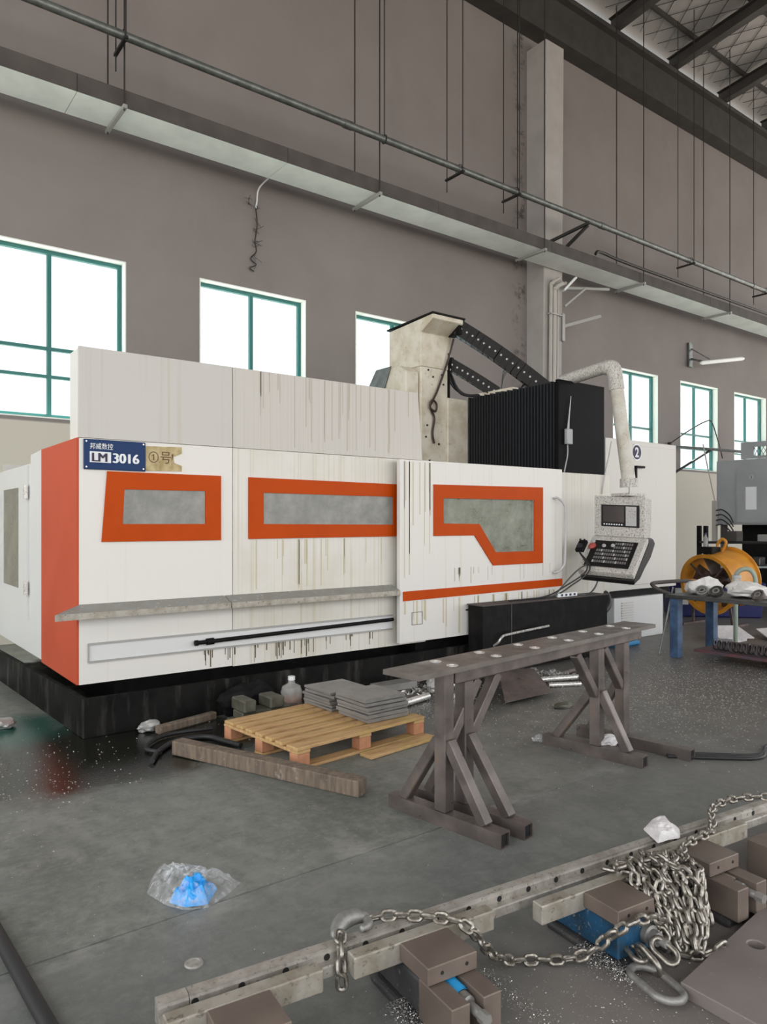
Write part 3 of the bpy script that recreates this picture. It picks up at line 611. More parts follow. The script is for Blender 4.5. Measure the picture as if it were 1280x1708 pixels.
# name plate with lettering, yellowed sticker
sg = MB().box(1.429, 1.866, 5.383, 5.399, 1.88, 2.094).build('name_plate', 'navy', mc, bevel=.003)
y = 5.381
text('邦威数控', .048, (1.468, y, 2.028), UX, UZ, 'lettering', sg, sx=.85)
lb = MB().box(1.468, 1.615, y - .001, y + .002, 1.930, 2.007).build('logo_box', 'lettering', sg)
text('LM', .088, (1.478, y - .004, 1.937), UX, UZ, 'ink', sg, sx=1.02, fat=.003)
text('3016', .098, (1.626, y, 1.933), UX, UZ, 'lettering', sg, sx=.98, fat=.004)
b = MB()
for x, z in ((1.445, 2.078), (1.85, 2.078), (1.445, 1.897), (1.85, 1.897)): b.cyl((x, 5.383, z), (x, 5.379, z), .006, 8)
b.build('screw', 'bright', sg)
st = MB().prism([(1.872, 5.398, 1.885), (2.15, 5.398, 1.893), (2.15, 5.398, 1.935), (2.09, 5.398, 1.955), (2.085, 5.398, 2.0), (2.15, 5.398, 2.03), (2.15, 5.398, 2.078), (1.872, 5.398, 2.07)], (0, -.003, 0)).build('yellowed_sticker', 'paperyellow', mc)
text('①号', .10, (1.885, 5.3945, 1.955), UX, UZ, 'brownink', st, sx=.92)
b = MB().prism([(2.07, 5.394, 1.96), (2.085, 5.394, 2.02), (2.07, 5.394, 2.02)], (0, .0015, 0)); b.build('ink_smudge', 'brownink', st)

# ------------------------------------------------------------------ electrical cabinet
cb = thing('electrical_cabinet', 'tall pale electrical cabinet with a round 2 sticker beside the machine', 'cabinet', (8.46, 6.0, 0))
MB().box(7.67, 9.25, 5.565, 6.6, .64, 2.56).build('body', 'cabinet', cb, bevel=.006)
cdr = MB().box(8.16, 9.215, 5.55, 5.564, .70, 2.50).build('door', 'cabinet', cb, bevel=.004)
MB().box(8.255, 8.29, 5.525, 5.549, 2.04, 2.235).box(8.255, 8.44, 5.51, 5.53, 2.205, 2.235).build('handle', 'black', cdr, bevel=.004)
sk = MB().lathe((8.305, 5.549, 2.41), (0, -1, 0), [(.0, .003), (.11, .003), (.11, 0)], 28).build('number_sticker', 'lettering', cdr)
MB().lathe((8.305, 5.545, 2.41), (0, -1, 0), [(.0, .002), (.092, .002), (.092, 0)], 28).build('disc', 'ink', sk)
text('2', .17, (8.258, 5.541, 2.35), UX, UZ, 'lettering', sk, bold=.004)
MB().box(7.72, 9.2, 5.66, 6.5, .54, .64).build('plinth_gap', 'black', cb)  # black filler paints the shade of the gap under the body
MB().box(7.9, 8.99, 5.6, 6.5, .0, .54).build('base', 'cool_white', cb, bevel=.006)
b = MB()
for k in range(8): b.box(8.05, 8.3, 5.588, 5.599, .24 + k * .032, .256 + k * .032)
b.build('louver', 'cabinet', cb)
MB().tube(spline([(7.55, 5.56, .66), (7.6, 5.5, .6), (7.55, 5.45, .5), (7.4, 5.42, .42)]), .05, 10).build('corrugated_hose', 'rubber', cb, smooth=True)
tag(MB().box(7.5, 7.95, 5.25, 5.55, 0, .06).box(7.52, 7.93, 5.27, 5.53, .06, .2).build('plastic_tub', 'vivid_blue', bevel=.02), 'blue plastic tub on the floor below the cabinet', 'tub')

# ------------------------------------------------------------------ control pendant on its arm
pn = thing('control_pendant', 'tilted control panel with screen and keys hanging from a pale arm', 'control panel', (7.1, 4.9, 1.0))
r_, n_ = V((.24, -.971, 0)), V((-.971, -.24, 0)); O = V((7.06, 4.94, 1.80)); roll = R(-3)
PP = lambda r, n, z: O + r_ * r + n_ * n + UZ * (z - r * .05)
def pprism(poly, r0, r1): b = MB(); b.prism([PP(r0, a, c) for a, c in poly], PP(r1, 0, 0) - PP(r0, 0, 0)); return b
pprism([(0, 0), (0, -.46), (-.17, -.46), (-.21, -.30), (-.21, -.02)], -.29, .29).build('housing', 'spec', pn, bevel=.012, seg=2)
pprism([(0, -.46), (.42, -.83), (.38, -.885), (-.06, -.51), (-.06, -.46)], -.31, .31).build('console', 'spec', pn, bevel=.012, seg=2)
pprism([(-.065, -.465), (-.07, -.52), (.375, -.89), (.35, -.95), (.18, -.90), (.04, -.80), (-.16, -.68), (-.31, -.52), (-.24, -.46)], -.30, .30).build('back_shell', 'darkplastic', pn, bevel=.015)
bz = pprism([(.001, -.10), (.013, -.10), (.013, -.345), (.001, -.345)], -.205, .23).build('bezel', 'darkplastic', pn, bevel=.004)
pprism([(.0135, -.115), (.0155, -.115), (.0155, -.295), (.0135, -.295)], -.18, .06).build('screen', 'screen', bz)
pprism([(.0135, -.115), (.0155, -.115), (.0155, -.33), (.0135, -.33)], .08, .20).build('keypad', 'keys', bz)
b = MB()
for i in range(6):
    for j in range(4):
        b.fbox(PP(.087 + j * .028, .016, -.30 + i * .03), r_, UZ, n_, (0, .02), (0, .018), (0, .004))
o = b.build('key_block', 'spec', bz)
b = MB()
for i in range(8): b.fbox(PP(-.175 + i * .029, .0135, -.328), r_, UZ, n_, (0, .016), (0, .014), (0, .004))
b.build('soft_keys', 'lettering', bz)
e_ = (n_ * .42 + UZ * -.37).normalized(); f_ = r_.cross(e_).normalized(); f_ = f_ if f_.z > 0 else -f_
CO = PP(0, 0, -.46)
def cp(r, s, h): return CO + r_ * r + e_ * s + f_ * h - UZ * r * .05
rl = (r_ - UZ * .05).normalized()              # the whole head hangs with a slight roll
kp = MB().fbox(cp(-.26, .08, .001), rl, e_, f_, (0, .50), (0, .41), (0, .01)).build('key_panel', 'darkplastic', pn, bevel=.003)
b = MB(); b2 = MB()
for i in range(6):
    for j in range(15):
        if i > 1 or j > 6: (b if (i * 7 + j * 3) % 5 else b2).fbox(cp(-.185 + j * .026, .11 + i * .058, .010), rl, e_, f_, (0, .017), (0, .034), (0, .006))
b.build('buttons', M('mid grey keys', (.17, .16, .16), .5), kp); b2.build('white_buttons', 'keys', kp)
MB().lathe(cp(-.245, .2, .0), f_, [(.03, 0), (.03, .015), (.042, .02), (.045, .035), (.03, .048), (0, .05)], 18).build('stop_button', 'red', pn, smooth=True)
for k, (r, s) in enumerate(((-.26, .11), (-.12, .17), (-.02, .16))): MB().lathe(cp(r, s, .0), f_, [(.022, 0), (.022, .02), (.016, .03), (0, .032)], 14).build('dial', 'keys', pn, smooth=True)
b = MB().tube([(7.06, 5.75, 3.21), (7.05, 5.15, 3.27), (7.05, 5.05, 3.27)], .075, 14); b.build('arm', 'spec', pn, smooth=True)
MB().tube(spline([(7.05, 5.12, 3.27), (7.05, 5.02, 3.25), (7.06, 4.99, 3.13), (7.07, 4.98, 3.0)], 5), [.085] * 16, 14).build('elbow', 'spec', pn, smooth=True)
MB().tube([(7.07, 4.98, 3.02), (7.18, 4.90, 1.98)], .075, 14).build('drop_tube', 'dirtywhite', pn, smooth=True)
MB().tube([(7.18, 4.90, 2.0), (7.185, 4.9, 1.90)], [.095, .1], 14).box(7.02, 7.34, 4.78, 5.02, 1.80, 1.83).build('flange', 'spec', pn, smooth=True)
MB().cyl((7.07, 5.78, 3.05), (7.07, 5.78, 3.22), .06, 12).build('arm_socket', 'cream', pn)
hw = thing('handwheel_pendant', 'black handheld pulse wheel hooked on the left edge of the control panel', 'controller', tuple(cp(-.33, .22, .03)))
MB().fbox(cp(-.36, .14, .012), r_, e_, f_, (-.05, .05), (0, .17), (0, .05)).build('case', 'black', hw, bevel=.01)
MB().lathe(cp(-.36, .26, .062), f_, [(.035, 0), (.035, .018), (.028, .022), (0, .024)], 16).build('wheel', 'rubber', hw)
for r, s in ((-.385, .16), (-.335, .16)): MB().lathe(cp(r, s, .062), f_, [(.012, 0), (.012, .02), (0, .022)], 10).build('knob', 'rubber', hw)
for k in range(2):
    MB().tube(spline([tuple(cp(-.37, .3, .03)), (6.55 - k * .05, 4.95, 1.0), (6.35 - k * .1, 5.05, .82), (6.15 - k * .15, 5.12, .72), (5.75 - k * .25, 5.15, .708)]), .008, 6).build('cable', 'rubber', hw, smooth=True)
tag(MB().tube(spline([(6.5, 5.12, .705), (6.75, 5.1, .72), (6.86, 5.08, .85), (6.82, 5.06, 1.0), (6.7, 5.06, 1.05), (6.5, 5.08, .98), (6.25, 5.1, .80), (6.18, 5.12, .71), (6.4, 5.12, .707)]), .009, 6).build('coiled_lead', 'galv', smooth=True), 'grey lead looped above the power strip on the black bin', 'cable')
# ------------------------------------------------------------------ black chip bin in front of the machine
tb = thing('chip_bin', 'long black steel chip bin in front of the machine under the control panel', 'bin', (6.0, 5.1, 0))
b = MB(); a0, a1, y0, y1 = 5.03, 6.99, 5.05, 5.25
b.box(a0, a1, y0, y0 + .012, .05, .69).box(a0, a1, y1 - .012, y1, .05, .69).box(a0, a0 + .012, y0 + .012, y1 - .012, .05, .69).box(a1 - .012, a1, y0 + .012, y1 - .012, .05, .69).box(a0 + .012, a1 - .012, y0 + .012, y1 - .012, .05, .07)
b.build('body', 'black', tb)
MB().box(a0 - .01, a1 + .01, y0 - .01, y1 + .01, .69, .70).build('lid', 'traydark', tb)
MB().box(5.425, 5.432, 5.045, 5.05, .08, .69).build('seam', 'traydark', tb)
for x in (5.15, 6.85): MB().cyl((x, 5.12, .03), (x, 5.18, .03), .03, 12).box(x - .03, x + .03, 5.11, 5.19, .03, .06).build('caster', 'rubber', tb)
MB().tube(spline([(5.17, 5.04, .30), (5.17, 4.98, .34), (5.2, 4.96, .39), (5.3, 4.96, .41), (5.9, 4.97, .44)], 6), .012, 8).build('pull_handle', 'bright', tb, smooth=True)
ps = thing('power_strip', 'white power strip lying on the black chip bin', 'power strip', (6.35, 5.12, .70))
MB().box(6.2, 6.52, 5.09, 5.14, .701, .745).build('body', 'lettering', ps, bevel=.006)
for k in range(4): MB().box(6.24 + k * .07, 6.275 + k * .07, 5.0895, 5.0905, .712, .735).build('socket', 'ink', ps)

# ------------------------------------------------------------------ welded trestle bench and drilled plate
A7 = R(7.8); tu, tv = V((math.cos(A7), math.sin(A7), 0)), V((-math.sin(A7), math.cos(A7), 0)); TO = V((2.14, 2.56, 0))
TP = lambda a, b, z: TO + tu * a + tv * b + UZ * z
bench = thing('steel_trestle_bench', 'rusty brown welded square tube trestle with four splayed feet', 'trestle', tuple(TP(1.2, .115, 0)))
def sq_tube(p0, p1, name, s=.072, up=(0, 0, 1), hollow=True):
    p0, p1 = V(p0), V(p1); u = (p1 - p0); L = u.length; u.normalize(); n = V(up); v = n.cross(u).normalized(); n = u.cross(v); h = s / 2; t = .006
    b = MB()
    if hollow:
        for a, c, d, e in ((-h, h, -h, -h + t), (-h, h, h - t, h), (-h, -h + t, -h + t, h - t), (h - t, h, -h + t, h - t)): b.fbox(p0, u, v, n, (0, L), (a, c), (d, e))
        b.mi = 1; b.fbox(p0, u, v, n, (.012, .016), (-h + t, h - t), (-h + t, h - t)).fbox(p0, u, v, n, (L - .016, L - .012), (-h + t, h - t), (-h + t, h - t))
        return b.build(name, ['steel', 'hole'], bench)
    b.fbox(p0, u, v, n, (0, L), (-h, h), (-h, h)); return b.build(name, 'steel', bench, bevel=.005)
def frame(a, b0, b1, ztop, knee, near=True):
    sq_tube(TP(a, b0, .036), TP(a, b1, .036), 'foot')
    sq_tube(TP(a, .115, .072), TP(a, .115, ztop), 'post', up=tv, hollow=False)
    for sgn, be in ((-1, b0 + .11), (1, b1 - .09))[0 if near else 1:]:
        sq_tube(TP(a, .115 + sgn * .03, .42), TP(a, be, .07), 'diagonal', .055, up=tu, hollow=False)
    if knee: sq_tube(TP(a + knee * .03, .115, .40), TP(a + knee * .27, .115, .69), 'knee_brace', .055, up=tv, hollow=False)
frame(.315, -.255, .47, .775, .95); frame(.475, -.275, .44, .695, 1)
frame(1.83, -.21, .50, .695, -1); frame(2.17, -.36, .44, .695, -1, near=False)
b = MB().fbox(TP(.36, .075, .695), tu, tv, UZ, (0, 2.02), (0, .08), (0, .08)); b.build('top_beam', 'steel', bench, bevel=.006)
dp = thing('drilled_steel_plate', 'long narrow steel plate with bright drilled holes on the trestle', 'steel plate', tuple(TP(1.2, .115, .775)))
hol = [(.355 + k * .36 + d, y) for k in range(6) for d, y in ((.0, .18), (.0, .055))]
hol = [(x - (.03 if y > .1 else .05), y) for x, y in hol]
MB().holed(rect(0, 2.43, 0, .23), [circ(x, y, .018, 12) for x, y in hol], lambda a, b: TP(a, b, .776), (0, 0, .024)).build('plate', 'platesteel', dp)
for x, y in hol: MB().lathe(TP(x, y, .776), UZ, [(.0175, .004), (.0175, .024), (.030, .0245), (.030, .0275), (.014, .0275), (.012, .006), (.0, .006)], 14).build('countersink', 'bright', dp)  # rings widened and whitened to paint in the countersinks' glint

# ------------------------------------------------------------------ pallet and what lies on it
A6 = R(5.5); pu, pv = V((math.cos(A6), math.sin(A6), 0)), V((-math.sin(A6), math.cos(A6), 0)); PO = V((2.25, 3.83, 0))
pal = thing('wooden_pallet', 'orange brown wooden pallet on the floor carrying steel plates', 'pallet', tuple(PO + pu * .55 + pv * .4))
PL, PW = 1.1, .86
bw = [.115, .078, .075, .08, .076, .078, .11]; gap = (PW - sum(bw)) / 6; q = 0
for k, wd in enumerate(bw):
    j = rnd.uniform(-.006, .006); MB().fbox(PO, pu, pv, UZ, (j, PL + j * .5), (q, q + wd), (.118, .136 + rnd.uniform(0, .007))).build('deck_board', 'pine', pal, bevel=.003); q += wd + gap
for a in (0, .5, 1.0): MB().fbox(PO, pu, pv, UZ, (a, a + .1), (0, PW), (.098, .117)).build('stringer_board', 'pine', pal, bevel=.003)
for a in (0, .5, 1.0):
    for c in (0, .385, .77): MB().fbox(PO, pu, pv, UZ, (a + .002, a + .098), (c + .003, c + .088), (.019, .097)).build('block', 'pineblock', pal, bevel=.004)
for c in (0, .385, .77): MB().fbox(PO, pu, pv, UZ, (0, PL), (c, c + .09), (0, .018)).build('skid_board', 'pine', pal, bevel=.003)
MB().fbox(PO, pu, pv, UZ, (.52, 1.1), (-.12, .02), (.0, .016)).build('loose_board', 'pine', pal, bevel=.003) if False else None
lbd = MB().beam((2.72, 3.78, .012), (3.35, 3.86, .012), .11, .02).build('loose_board', 'pine', bevel=.003); tag(lbd, 'loose flat board on the floor at the front of the pallet', 'board')
def plates(cx, cy, n, rot, size, where):
    src = None; z = .142
    for k in range(n):
        h = rnd.choice([.018, .022, .026]); a = R(rot + rnd.uniform(-2.5, 2.5)); u = V((math.cos(a), math.sin(a), 0)); v = V((-u.y, u.x, 0)); s = size / 2 - rnd.uniform(0, .008)
        c = V((cx + rnd.uniform(-.012, .012), cy + rnd.uniform(-.012, .012), z))
        b = MB().fbox(c, u, v, UZ, (-s, s), (-s, s), (0, h)); nm = ['lowest', 'second from the bottom', 'third from the bottom', 'fourth from the bottom', 'fifth from the bottom'][k] if k < n - 1 else 'topmost'
        o = b.build('steel_plate', 'plate' , bevel=.002); tag(o, 'square grey steel plate, %s in the %s stack on the pallet' % (nm, where), 'steel plate', 'square plates on the pallet')
        z += h + .0035
plates(3.04, 4.60, 6, 3, .365, 'back left'); plates(3.07, 4.19, 6, 2, .365, 'front right')
o = tag(MB().beam((1.80, 4.60, .05), (2.335, 3.27, .047), .09, .092).build('timber_beam', 'timber', bevel=.008, seg=2), 'weathered square timber lying in front of the pallet', 'timber')
# machine vice, jug, bag and rags behind the pallet
vc = thing('machine_vice', 'oily olive machine vice on the floor behind the pallet', 'vice', (2.58, 4.95, 0))
MB().box(2.36, 2.86, 4.84, 5.06, 0, .05).build('base', 'viceolive', vc, bevel=.01)
MB().box(2.40, 2.82, 4.87, 5.03, .05, .11).build('bed', 'viceolive', vc, bevel=.006)
MB().box(2.40, 2.50, 4.84, 5.06, .11, .20).build('fixed_jaw', 'viceolive', vc, bevel=.01)
MB().box(2.62, 2.74, 4.85, 5.05, .11, .195).build('moving_jaw', 'viceolive', vc, bevel=.01)
MB().cyl((2.74, 4.95, .08), (2.90, 4.95, .08), .018, 12).build('screw', 'steel', vc)
jg = thing('water_jug', 'clear plastic jug with orange liquid behind the pallet', 'bottle', (2.93, 5.08, 0))
MB().lathe((2.93, 5.08, .0), UZ, [(0, 0), (.08, 0), (.085, .02), (.085, .16), (.075, .2), (.03, .225), (.025, .25)], 22).build('body', 'jug', jg, smooth=True)
MB().lathe((2.93, 5.08, .004), UZ, [(0, 0), (.07, 0), (.078, .02), (.078, .10), (0, .10)], 20).build('liquid', 'orangeliquid', jg)
MB().lathe((2.93, 5.08, .25), UZ, [(.028, 0), (.028, .03), (0, .031)], 14).build('cap', 'lettering', jg)
tag(MB().box(3.0, 3.09, 4.93, 5.0, 0, .12).build('small_carton', 'cream', bevel=.004), 'small pale carton beside the plastic jug', 'carton')
def crumple(name, c, sx, sy, sz, mat, seed, sub=3, sharp=.4, label=None, cat=None, parent=None, smooth=False):
    rr = random.Random(seed); bm = bmesh.new(); bmesh.ops.create_icosphere(bm, subdivisions=sub, radius=1)
    dirs = [(V((rr.uniform(-1, 1), rr.uniform(-1, 1), rr.uniform(-1, 1))).normalized(), rr.uniform(.3, 1)) for _ in range(16)]
    for v in bm.verts:
        d = v.co.normalized(); k = 1 - sharp * max(abs(d.dot(q)) ** 6 * w_ for q, w_ in dirs) + rr.uniform(-.06, .06)
        v.co = V((d.x * sx, d.y * sy, max(d.z, -.62) * sz)) * k
    lo = min(v.co.z for v in bm.verts)
    b = MB(); b.bm.free(); b.bm = bm
    for v in bm.verts: v.co += V(c) - V((0, 0, lo))
    o = b.build(name, mat, parent, smooth=smooth)
    if label: tag(o, label, cat)
    return o
crumple('black_bag', (2.62, 5.19, 0), .30, .10, .17, 'black', 3, label='crumpled black bag on the floor behind the vice', cat='bag')
crumple('grey_rag', (1.83, 5.2, 0), .10, .06, .06, 'bracket', 5, label='grey rag on the floor by the machine corner', cat='rag')
tag(MB().beam((1.85, 5.10, .03), (2.35, 5.24, .03), .06, .06).build('old_timber', 'timber', bevel=.01), 'dark old timber offcut behind the hose at the machine foot', 'timber')
tag(MB().tube(spline([(1.60, 4.50, .018), (1.72, 4.68, .018), (1.9, 4.82, .018), (2.08, 4.78, .018), (2.14, 4.60, .018), (2.18, 4.45, .018)]), .018, 10).build('rubber_hose', 'rubber', smooth=True), 'black hose curled on the oily floor left of the pallet', 'hose')
tag(MB().tube(spline([(1.70, 4.62, .02), (1.66, 4.78, .02), (1.86, 4.98, .02), (2.2, 4.95, .02)]), .014, 10).build('rubber_hose', 'rubber', smooth=True), 'thinner black hose crossing behind the curled hose', 'hose')
crumple('white_scrap', (1.02, 5.95, 0), .10, .12, .05, 'bracket', 8, label='pale scrap beside the oil tray at far left', cat='scrap')

# offcuts behind the trestle
tag(MB().cyl((3.62, 4.62, .03), (4.05, 4.72, .03), .03, 14).build('round_bar', 'bright', smooth=True), 'bright round bar on the floor right of the plate stacks', 'bar')
tag(MB().cyl((4.20, 4.86, .025), (4.75, 4.95, .025), .025, 14).build('round_bar', 'bright', smooth=True), 'bright round bar on the floor behind the front trestle post', 'bar')
tag(MB().beam((3.75, 4.92, .03), (4.25, 5.10, .03), .06, .05).build('flat_bar', 'steel', bevel=.004), 'dark flat bar leaning among the offcuts behind the plates', 'bar')
tag(MB().beam((3.7, 5.0, .09), (4.1, 5.0, .09), .16, .06).box(3.75, 4.05, 4.95, 5.05, 0, .06).build('steel_block', 'plate', bevel=.004), 'grey steel block with stepped base behind the plate stacks', 'block')
b = MB().prism([(4.42, 4.18, .02), (4.93, 4.12, .05), (5.28, 4.62, .12), (5.0, 4.82, .14)], (0, 0, .006)); tag(b.build('sheet_offcut', 'steel'), 'brown sheet steel offcut lying tilted behind the trestle', 'sheet')
for k, (p, q, r) in enumerate((((5.22, 4.52, .05), (5.62, 4.38, .05), .026), ((5.22, 4.40, .022), (5.50, 4.26, .022), .022), ((5.5, 4.62, .03), (5.9, 4.66, .03), .028), ((5.0, 4.98, .02), (5.4, 5.0, .02), .02))):
    tag(MB().cyl(p, q, r, 12).build('steel_tube', 'bright' if k < 2 else 'steel', smooth=True), ['bright tube offcut on top, right of the sheet offcut', 'short bright tube offcut below the longer one', 'brown tube offcut at the far trestle post', 'thin dark tube offcut near the chip bin'][k], 'tube')
for k, (x, y, a, l, w_, h) in enumerate(((4.0, 4.85, 20, .32, .05, .03), (4.28, 4.6, -25, .26, .04, .04), (4.55, 4.98, 8, .4, .07, .03), (4.1, 5.12, 60, .2, .08, .06), (5.55, 4.9, 30, .3, .05, .04), (5.3, 5.0, -15, .25, .09, .05))):
    u = V((math.cos(R(a)), math.sin(R(a)), 0)); v = V((-u.y, u.x, 0))
    tag(MB().fbox(V((x, y, 0)), u, v, UZ, (-l / 2, l / 2), (-w_ / 2, w_ / 2), (0, h)).build('metal_offcut', ['steel', 'bright', 'plate', 'visebrown', 'bright', 'steel'][k], bevel=.003),
        ['short brown bar offcut in front of the round bar', 'small bright bar offcut beside the front trestle post', 'grey flat offcut just behind the trestle', 'stubby brown block behind the stepped steel block', 'bright bar offcut under the chip bin end', 'brown block offcut behind the tilted sheet'][k], 'offcut')
def heap(name, label, cx, cy, sx, sy, hz, n, mat):
    b = MB()
    for _ in range(n):
        gx, gy = rnd.gauss(0, .45), rnd.gauss(0, .45); z = max(0, 1 - gx * gx - gy * gy) * hz * rnd.random()
        p = V((cx + gx * sx, cy + gy * sy, z + .004)); d = V((rnd.gauss(0, 1), rnd.gauss(0, 1), rnd.gauss(0, .6))).normalized() * rnd.uniform(.008, .035); e = V((rnd.gauss(0, 1), rnd.gauss(0, 1), rnd.gauss(0, 1))).normalized() * .006
        p.z = max(p.z, .003 + abs(d.z) + .006); vs = [b.bm.verts.new(p + q) for q in (d, e, -d, -e)]
        for f in ((0, 1, 3), (1, 2, 3)): b._f([vs[i] for i in f])
    o = b.build(name, mat, loc=(0, 0, 0)); o['kind'] = 'stuff'; tag(o, label, 'swarf')
heap('swarf_heap', 'tangled heap of turnings behind the front trestle posts', 4.15, 4.9, .4, .18, .07, 500, 'swarf')
heap('swarf_heap', 'heap of turnings behind the far trestle', 5.45, 4.6, .4, .3, .08, 500, 'bracket')
heap('swarf_heap', 'bright turnings piled at the right end of the lower table shelf', 7.9, 3.3, .3, .3, .06, 300, 'swarf')
crumple('dark_lump', (4.75, 3.85, 0), .13, .06, .03, 'viceolive', 15, label='dark flat lump of swarf on the floor behind the trestle', cat='scrap')
crumple('white_rag', (4.02, 2.90, .06), .11, .06, .05, 'paper', 11, label='white rag lying on the far trestle foot', cat='rag')
crumple('clear_wrapper', (3.9, 3.35, 0), .10, .07, .03, 'plasticbag', 12, label='clear wrapper on the floor behind the far trestle foot', cat='wrapper')
crumple('grey_bucket_lid', (4.3, 4.9, .0), .14, .1, .1, 'bracket', 17, label='grey lump showing above the back edge of the plate', cat='scrap')
crumple('steel_scrap', (5.75, 4.35, 0), .18, .12, .10, 'plateedge', 21, label='dark heap of scrap behind the far trestle', cat='scrap', sharp=.6)
for k, off in enumerate((0, .05, .10)):
    tag(MB().tube(spline([(4.30 - k * .02, 2.66 - off * .4, .012), (4.52, 2.47 - off, .012), (4.72, 2.30 - off * .5, .012), (4.95 + k * .05, 2.27 + off * .8, .012), (5.6, 2.1 + off, .012)]), .011, 8).build('floor_cable', 'rubber', smooth=True),
        ['black cable nearest the far trestle foot', 'middle black cable of the three on the floor at right', 'outer black cable of the three on the floor at right'][k], 'cable')

# ------------------------------------------------------------------ blue-legged work table, fan, bins and far machine at right
tbn = thing('work_table', 'dark topped work table with blue legs and clutter on it', 'table', (7.9, 3.9, 0))
MB().box(7.45, 8.36, 3.0, 4.62, .66, .70).build('table_top', 'tabletop', tbn, bevel=.004)
for x, y in ((7.53, 4.53), (8.28, 4.53), (7.53, 3.1), (8.28, 3.1)): MB().box(x - .05, x + .05, y - .05, y + .05, 0, .66).build('leg', 'legblue', tbn, bevel=.004)
MB().box(7.5, 8.3, 3.1, 4.3, .10, .13).build('lower_shelf', M('reddish shelf', (.11, .04, .045), .6, col2=(.06, .045, .06), scale=6), tbn)
MB().tube(spline([(7.55, 4.62, .70), (7.5, 4.72, .74), (7.48, 4.80, .80), (7.7, 4.82, .81), (8.2, 4.80, .80), (8.3, 4.7, .76), (8.3, 4.62, .70)], 5), .022, 8).build('push_handle', 'traydark', tbn, smooth=True)
MB().tube([(7.55, 4.75, .0), (7.75, 4.70, .76)], .012, 8).build('prop', 'galv', tbn)
for k, (x, y, sx, sy, sz, sd) in enumerate(((7.80, 4.36, .20, .24, .13, 31), (7.80, 3.86, .22, .30, .12, 32), (7.85, 3.38, .18, .22, .10, 33))):
    crumple('white_cloth', (x, y, .70), sx, sy, sz, 'cloth', sd, label=['white cloth bundled at the left end of the work table', 'white cloth beside the glass jar on the work table', 'white cloth at the right end of the work table'][k], cat='cloth')
for k, (x, y, rr) in enumerate(((7.52, 4.22, .065), (7.52, 4.06, .07), (7.52, 3.62, .065))):
    t = thing('bearing', ['bearing ring leaning on the left cloth', 'dark bearing ring second from the left on the table', 'brown bearing ring before the right hand cloth'][k], 'bearing', (x, y, .70))
    ax = V((-.75, -.25 + k * .2, .75)).normalized(); c = V((x, y, .70 + rr * .95))
    MB().lathe(c, ax, [(rr * .7, -.02), (rr, -.02), (rr, .02), (rr * .7, .02), (rr * .7, -.02)], 20).build('outer_ring', ['plate', 'plateedge', 'steel'][k], t, smooth=True)
    MB().lathe(c, ax, [(rr * .3, -.022), (rr * .55, -.022), (rr * .55, .022), (rr * .3, .022), (rr * .3, -.022)], 18).build('inner_ring', 'plate', t, smooth=True)
jr = thing('glass_jar', 'clear jar with blue grey lid standing on the work table', 'jar', (7.95, 3.95, .70))
MB().lathe((8.10, 4.14, .70), UZ, [(0, 0), (.05, 0), (.052, .02), (.052, .17), (.045, .19)], 18).build('body', 'jug', jr, smooth=True)
MB().lathe((8.10, 4.14, .885), UZ, [(.05, 0), (.05, .03), (0, .031)], 18).build('lid', 'machgrey', jr)
tag(MB().tube(spline([(8.88, 4.55, 0), (8.88, 4.55, .7), (8.88, 4.55, .84), (8.90, 4.50, .92), (8.95, 4.42, .93), (8.98, 4.37, .86), (8.98, 4.35, .74)], 6), .027, 10).build('bent_pipe', 'palegreen', smooth=True), 'pale green pipe bent like a crook behind the work table', 'pipe')
sp = thing('coil_spring', 'long dark coil spring on the lower shelf', 'spring', (7.6, 3.6, .13))
MB().tube([(7.62 + .05 * math.cos(a), 4.15 - a * .0085, .185 + .05 * math.sin(a)) for a in [k * .45 for k in range(230)]], .009, 5).build('coil', 'rubber', sp, smooth=True)
crumple('white_cloth', (7.8, 3.35, .13), .14, .14, .08, 'cloth', 36, label='white cloth on the lower shelf of the work table', cat='cloth')
# fan
fan = thing('drum_fan', 'yellow drum fan tilted up beside the pale cabinet', 'fan', (10.3, 5.7, 0))
fa = V((.985, -.12, .17)).normalized(); fc = V((10.15, 5.62, .60)); RR = .415
MB().lathe(fc, fa, [(RR - .02, .0), (RR + .035, -.005), (RR + .035, .012), (RR, .02), (RR, .58), (RR + .035, .588), (RR + .035, .605), (RR - .015, .60), (RR - .015, .02), (RR - .02, 0)], 40).build('drum', 'yellow', fan, smooth=True)
mo = MB().lathe(fc, fa, [(0, .1), (.09, .1), (.12, .16), (.12, .5), (0, .5)], 20).build('motor', 'fandark', fan, smooth=True)
e1 = fa.cross(UZ).normalized(); e2 = fa.cross(e1)
for k in range(6):
    a = 2 * math.pi * k / 6 + .3; d = e1 * math.cos(a) + e2 * math.sin(a); s = fa.cross(d)
    b = MB(); p = [fc + fa * .22 + d * .1 - s * .05, fc + fa * .22 + d * .39 - s * .10, fc + fa * .32 + d * .39 + s * .12, fc + fa * .30 + d * .1 + s * .05]
    b.prism(p, fa * .006); b.build('blade', 'fandark', fan)
for k in range(4):
    a = math.pi / 4 + k * math.pi / 2; d = e1 * math.cos(a) + e2 * math.sin(a); MB().beam(fc + fa * .06 + d * .08, fc + fa * .06 + d * RR, .02, .02, up=tuple(fa)).build('strut', 'fandark', fan)
for sgn in (-1, 1):
    MB().beam(fc + e1 * sgn * .30 + fa * .1 - UZ * .33, V((fc.x + .15, fc.y - sgn * .30, .02)), .03, .03, up=(1, 0, 0)).build('stand_leg', 'fandark', fan)
    MB().box(fc.x - .15, fc.x + .55, fc.y + sgn * .30 - .025, fc.y + sgn * .30 + .025, 0, .03).build('stand_foot', 'fandark', fan)
